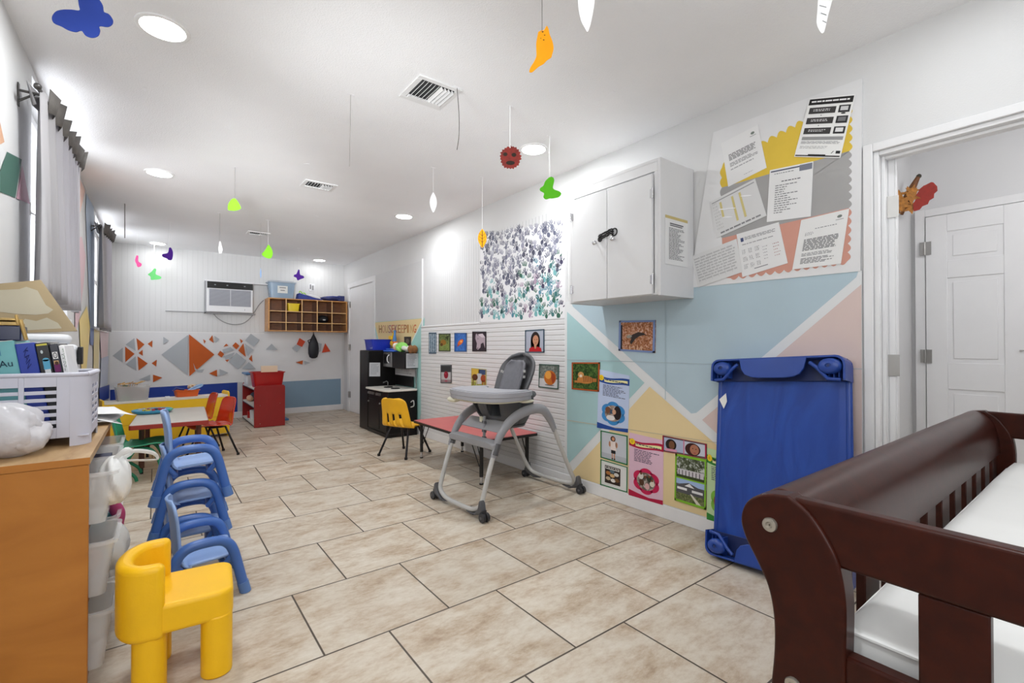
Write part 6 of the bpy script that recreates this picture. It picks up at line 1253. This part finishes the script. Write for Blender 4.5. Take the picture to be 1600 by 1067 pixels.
mobile('paper_mask', 'round dark red paper mask with eye and mouth holes', 'paper mask', (797, 166), 0, msk, RDM, [('eyes_and_mouth', [(el(789.5, 241, 3.4, 3), HOLE), (el(803, 242, 3.8, 3.2), HOLE), (el(797.5, 254.5, 7, 3.4), HOLE)])], string=STRW, at_=(797, 230), sw=.003, smooth=False)
mobile('paper_butterfly', 'bright green paper butterfly in front of the white wall cabinet', 'butterfly', (859, 213), 0, [(859, 276), (864, 277), (866, 282), (864, 292), (866, 296), (874, 299), (877, 303), (873, 308), (864, 310), (859, 310), (853, 311.5), (849, 308), (850, 302), (844, 298), (844, 294), (849, 290), (852, 283)], pap((86, 178, 32)), string=STRW, sw=.0032)
def leafv(cx, cy, w, h): return [(cx, cy-h), (cx+w*.75, cy-h*.5), (cx+w, cy), (cx+w*.8, cy+h*.45), (cx, cy+h), (cx-w*.8, cy+h*.45), (cx-w, cy), (cx-w*.75, cy-h*.5)]
mobile('paper_leaf', 'white paper leaf hanging in the middle of the room, left of the wall cabinet', 'leaf', (677, 262), 0, leafv(677, 316, 5.5, 16), WHP, string=STRW)
mobile('paper_leaf', 'orange paper leaf with drawn veins in front of the handprint poster', 'leaf', (754, 276), 0, leafv(753.5, 372, 6.8, 15), OG, [('drawn_veins', [([(753, 360), (754, 360), (754, 386), (753, 386)], DKB)]+[([(753.5, 368+q), (758.5, 364+q), (758.5, 364.6+q), (753.5, 368.8+q)], DKB) for q in (0, 5, 10)]+[([(753.5, 368+q), (748.5, 364+q), (748.5, 364.6+q), (753.5, 368.8+q)], DKB) for q in (0, 5, 10)])], string=STRW)
LGN = pap((140, 222, 52))
mobile('paper_pear', 'lime green pear-shaped paper cut-out, left of centre', 'paper cut-out', (367, 261), 0, [(362, 311), (367, 310), (371, 314), (375, 321), (376, 326), (369, 329), (360, 329), (356, 327), (357, 318)], LGN)
mobile('paper_feather', 'small white paper feather hanging left of centre near the back wall', 'feather', (343.5, 333), 0, [(343, 376), (345, 378), (348, 390), (346, 396), (342, 396), (341, 388)], WHP)
mobile('paper_leaf', 'lime green paper leaf above the air conditioner, with a blue strip below it', 'leaf', (419, 344), 0, [(419, 382), (423, 386), (426, 394), (425, 401), (421, 404), (414, 402), (409, 397), (414, 391)], LGN, string=STRW)
T_ = mobile('paper_strip', 'thin pale blue paper strip on a thread below the lime green leaf', 'paper strip', None, cam_depth(hz(419, 344, HZ))+.12, [(407, 418), (408.5, 424), (408.5, 432), (407, 435), (406, 428)], pap((150, 180, 222)), top_vis=False, tape=False, sw=.0008)
PUR = pap((84, 40, 150))
mobile('paper_butterfly', 'purple paper butterfly at the left near the back wall', 'butterfly', (268, 347), 0, [(264, 387), (267, 387), (270, 393), (270, 400), (268, 406), (263, 406), (261, 404), (254, 401), (254, 397), (262, 395)], PUR, string=STRW)
mobile('paper_butterfly', 'small pink paper butterfly farthest left by the far curtain', 'butterfly', (216, 363), 0, [(213, 399), (216, 400), (216, 408), (221, 412), (220, 416), (215, 417), (213, 412), (211, 407)], pap((206, 66, 124)), string=STRW)
mobile('paper_butterfly', 'soft green paper butterfly on a long white string at the left', 'butterfly', (241, 381), 0, [(241, 419), (244, 421), (243, 428), (249, 431), (252, 433), (250, 436), (241, 437), (236, 437), (235, 432), (231, 429), (233, 427), (237, 424)], pap((112, 206, 120)), string=STRW, sw=.004)
mobile('paper_butterfly', 'small purple paper butterfly above the wall cubby', 'butterfly', (467, 388), 0, [(466, 421), (468, 422), (469, 429), (474, 431), (475, 434), (470, 436), (465, 438), (463, 434), (459, 432), (460, 429), (463, 428)], PUR, string=STRW, sw=.0006)
for (u, v, u2, v2, lab, m, r) in [(548, 148, 546, 260, 'bare thin string hanging from the ceiling left of the nearest vent', STR, .001), (714, 137, 714, 234, 'dark bare string hanging beside the nearest ceiling vent', mat((96, 92, 90), rough=.7, var=0), .0022), (195, 318, 195, 372, 'bare grey string hanging near the far curtain', STR, .004)]:
    p = hz(u, v, HZ); d = cam_depth(p); q = EYE+ray(u2, v2)*d
    t = thing('hanging_string', lab, 'string', (p.x, p.y, HZ), group='bare strings hanging from the ceiling'); e = q-Vector((p.x, p.y, HZ)); b = .012 if r > .002 and v < 200 else 0
    mb = MB(); mb.tube(smooth_pts([(0, 0, 0), (e.x*.3+b, e.y*.3, e.z*.4), (e.x*.7+b, e.y*.7, e.z*.75), (e.x, e.y, e.z)], 5), r, m, 6); mb.build('thread', t)
    mb = MB(); mb.bb((-.02, -.008, -.0012), (.02, .008, 0), TAPE); mb.build('tape', t, smooth=False)
# bits of tape left on the ceiling
for k, (u, v) in enumerate([(226, 139), (356, 200), (479, 256), (524, 157), (450, 311), (600, 301), (633, 300), (790, 205), (877, 193), (955, 146), (700, 322), (495, 338), (466, 364)]):
    p = hz(u, v, HZ); mb = MB(); a = random.uniform(0, 3); ca, sa = math.cos(a), math.sin(a)
    mb.prism([(x*ca-y*sa, x*sa+y*ca, -.0012) for x, y in ((-.022, -.007), (.022, -.008), (.02, .007), (-.021, .008))], (0, 0, .0011), TAPE); o = mb.build('tape_scrap', smooth=False); o.location = (p.x, p.y, HZ)
    tag(o, 'little scrap of clear tape stuck on the ceiling', 'tape', 'scraps of tape on the ceiling')
# autumn ornament in the little hall
t = thing('autumn_ornament', 'gold and red autumn leaf and feather ornament hung up in the little hall', 'ornament', (3.98, .905, 2.06))
AU = mat((178, 116, 40), rough=.45, var=.45, vscale=45, key='gold_leaf'); AR = mat((150, 34, 20), rough=.6, var=.2, vscale=50, key='red_feather'); ABR = mat((110, 66, 30), rough=.6, var=.3, vscale=50, key='brown_stem')
n_ = Vector((-.96, -.26, 0)); r_ = Vector((.26, -.96, 0))        # faces the doorway
def op(a, b, c=0): return tuple(r_*a+Vector((0, 0, b))+n_*c)
mb = MB(); mb.tube([op(.055, .125, .02), op(.03, .07, .025), op(.0, .0, .03), op(-.03, -.11, .02)], [.012, .020, .024, .008], ABR, 8); mb.build('stem', t)
mb = MB(); rn = random.Random(4)
for i in range(16):
    a, b, w = rn.uniform(-.085, .03), rn.uniform(-.09, .05), rn.uniform(.018, .034); an = rn.uniform(0, 6.28)
    P = [(a+w*1.6*math.cos(an+q)*(1 if k % 2 else .45), b+w*1.6*math.sin(an+q)*(1 if k % 2 else .45)) for k, q in enumerate([2*PI*j/10 for j in range(10)])]
    mb.poly([op(x, y, .035+.002*i) for x, y in P], AU)
mb.build('gold_leaves', t, smooth=False)
mb = MB(); P = []
for i in range(9): f = i/8; P.append((.03+.10*f-.02*math.sin(f*PI)+(.006 if i % 2 else -.004), -.06+.125*f+.03*math.sin(f*PI)+(.008 if i % 2 else 0)))
for i in range(9): f = 1-i/8; P.append((.03+.115*f+.02*math.sin(f*PI)+(.008 if i % 2 else 0), -.105+.14*f-.012*math.sin(f*PI)-(.006 if i % 2 else 0)))
mb.prism([op(x, y, .05) for x, y in P], tuple(n_*.003), AR); mb.build('red_feather', t, smooth=False)
mb = MB(); P = [(-.10, .02), (-.085, .10), (-.075, .13), (-.072, .08), (-.06, .01), (-.07, -.05)]; mb.prism([op(x, y, .045) for x, y in P], tuple(n_*.003), mat((160, 70, 40), rough=.6, var=.2, vscale=40)); mb.build('brown_feather', t, smooth=False)
mb = MB(); mb.tube([op(.055, .125, .02), op(.06, .15, -.01)], .003, BLACK, 6); mb.ball(op(.058, .128, .02), .014, mat((50, 44, 30), rough=.6, var=.2)); mb.build('hanger', t)

# ================================================================ LIGHT, SKY, CAMERA
w = bpy.data.worlds.new('daylight'); SC.world = w; w.use_nodes = True
bg = w.node_tree.nodes['Background']; bg.inputs['Color'].default_value = (0.90, 0.94, 1.0, 1); bg.inputs['Strength'].default_value = 2.6
def area(name, loc, rot, sx, sy, e, c=(1, 1, 1)):
    la = bpy.data.lights.new(name, 'AREA'); la.shape = 'RECTANGLE'; la.size = sx; la.size_y = sy; la.energy = e; la.color = c
    o = bpy.data.objects.new(name, la); COL.objects.link(o); o.location = loc; o.rotation_euler = rot; return o
for a, b in WIN: area('window_daylight', (LX-.32, (a+b)/2, (WZ0+WZ1)/2), (0, -PI/2, 0), WZ1-WZ0, b-a, 13, (.93, .96, 1))
hl = bpy.data.lights.new('hall_fill_light', 'POINT'); hl.energy = 13; hl.shadow_soft_size = .12; ho = bpy.data.objects.new('hall_fill_light', hl); COL.objects.link(ho); ho.location = (3.2, -.2, 2.25)  # unseen point light added to brighten the little hall
fl = area('bounce_fill_area', (.5, -.75, 1.35), (math.radians(172), 0, 0), .9, .7, 19, (.95, .98, 1))  # fill light added behind the camera, bounced off the ceiling
area('soft_fill_area', (-.05, -.95, 1.5), (math.radians(84), 0, math.radians(-14)), 1.0, .8, 9, (.96, .98, 1))  # added soft fill from behind the camera, for the near left furniture
def spot(name, loc, to, e, ang, blend=1.0, rad=.3):
    la = bpy.data.lights.new(name, 'SPOT'); la.energy = e; la.spot_size = math.radians(ang); la.spot_blend = blend; la.shadow_soft_size = rad
    o = bpy.data.objects.new(name, la); COL.objects.link(o); o.location = loc; o.rotation_euler = (Vector(to)-Vector(loc)).to_track_quat('-Z', 'Y').to_euler(); return o
for _s in (spot('ceiling_fill_spot', (-.3, 1.15, 1.2), (1.75, 3.1, HZ), 135, 66), spot('ceiling_fill_spot', (-.3, 1.0, 1.3), (.95, 6.0, HZ), 640, 34)): _s.data.color = (.95, .98, 1)  # unseen spots added beyond the left edge of view to brighten the ceiling
cam = bpy.data.cameras.new('camera'); cam.sensor_width = 36; cam.lens = FPX/1600*36; cam.clip_start = .02
co = bpy.data.objects.new('camera', cam); COL.objects.link(co); co.location = EYE; co.rotation_euler = (PI/2+PITCH, 0, -YAW); SC.camera = co
SC.view_settings.view_transform = 'Standard'; SC.view_settings.look = 'None'; SC.view_settings.exposure = 0.36
SC.cycles.max_bounces = 10; SC.cycles.diffuse_bounces = 6; SC.cycles.transparent_max_bounces = 12; SC.cycles.use_denoising = True
SC.cycles.sample_clamp_indirect = 6
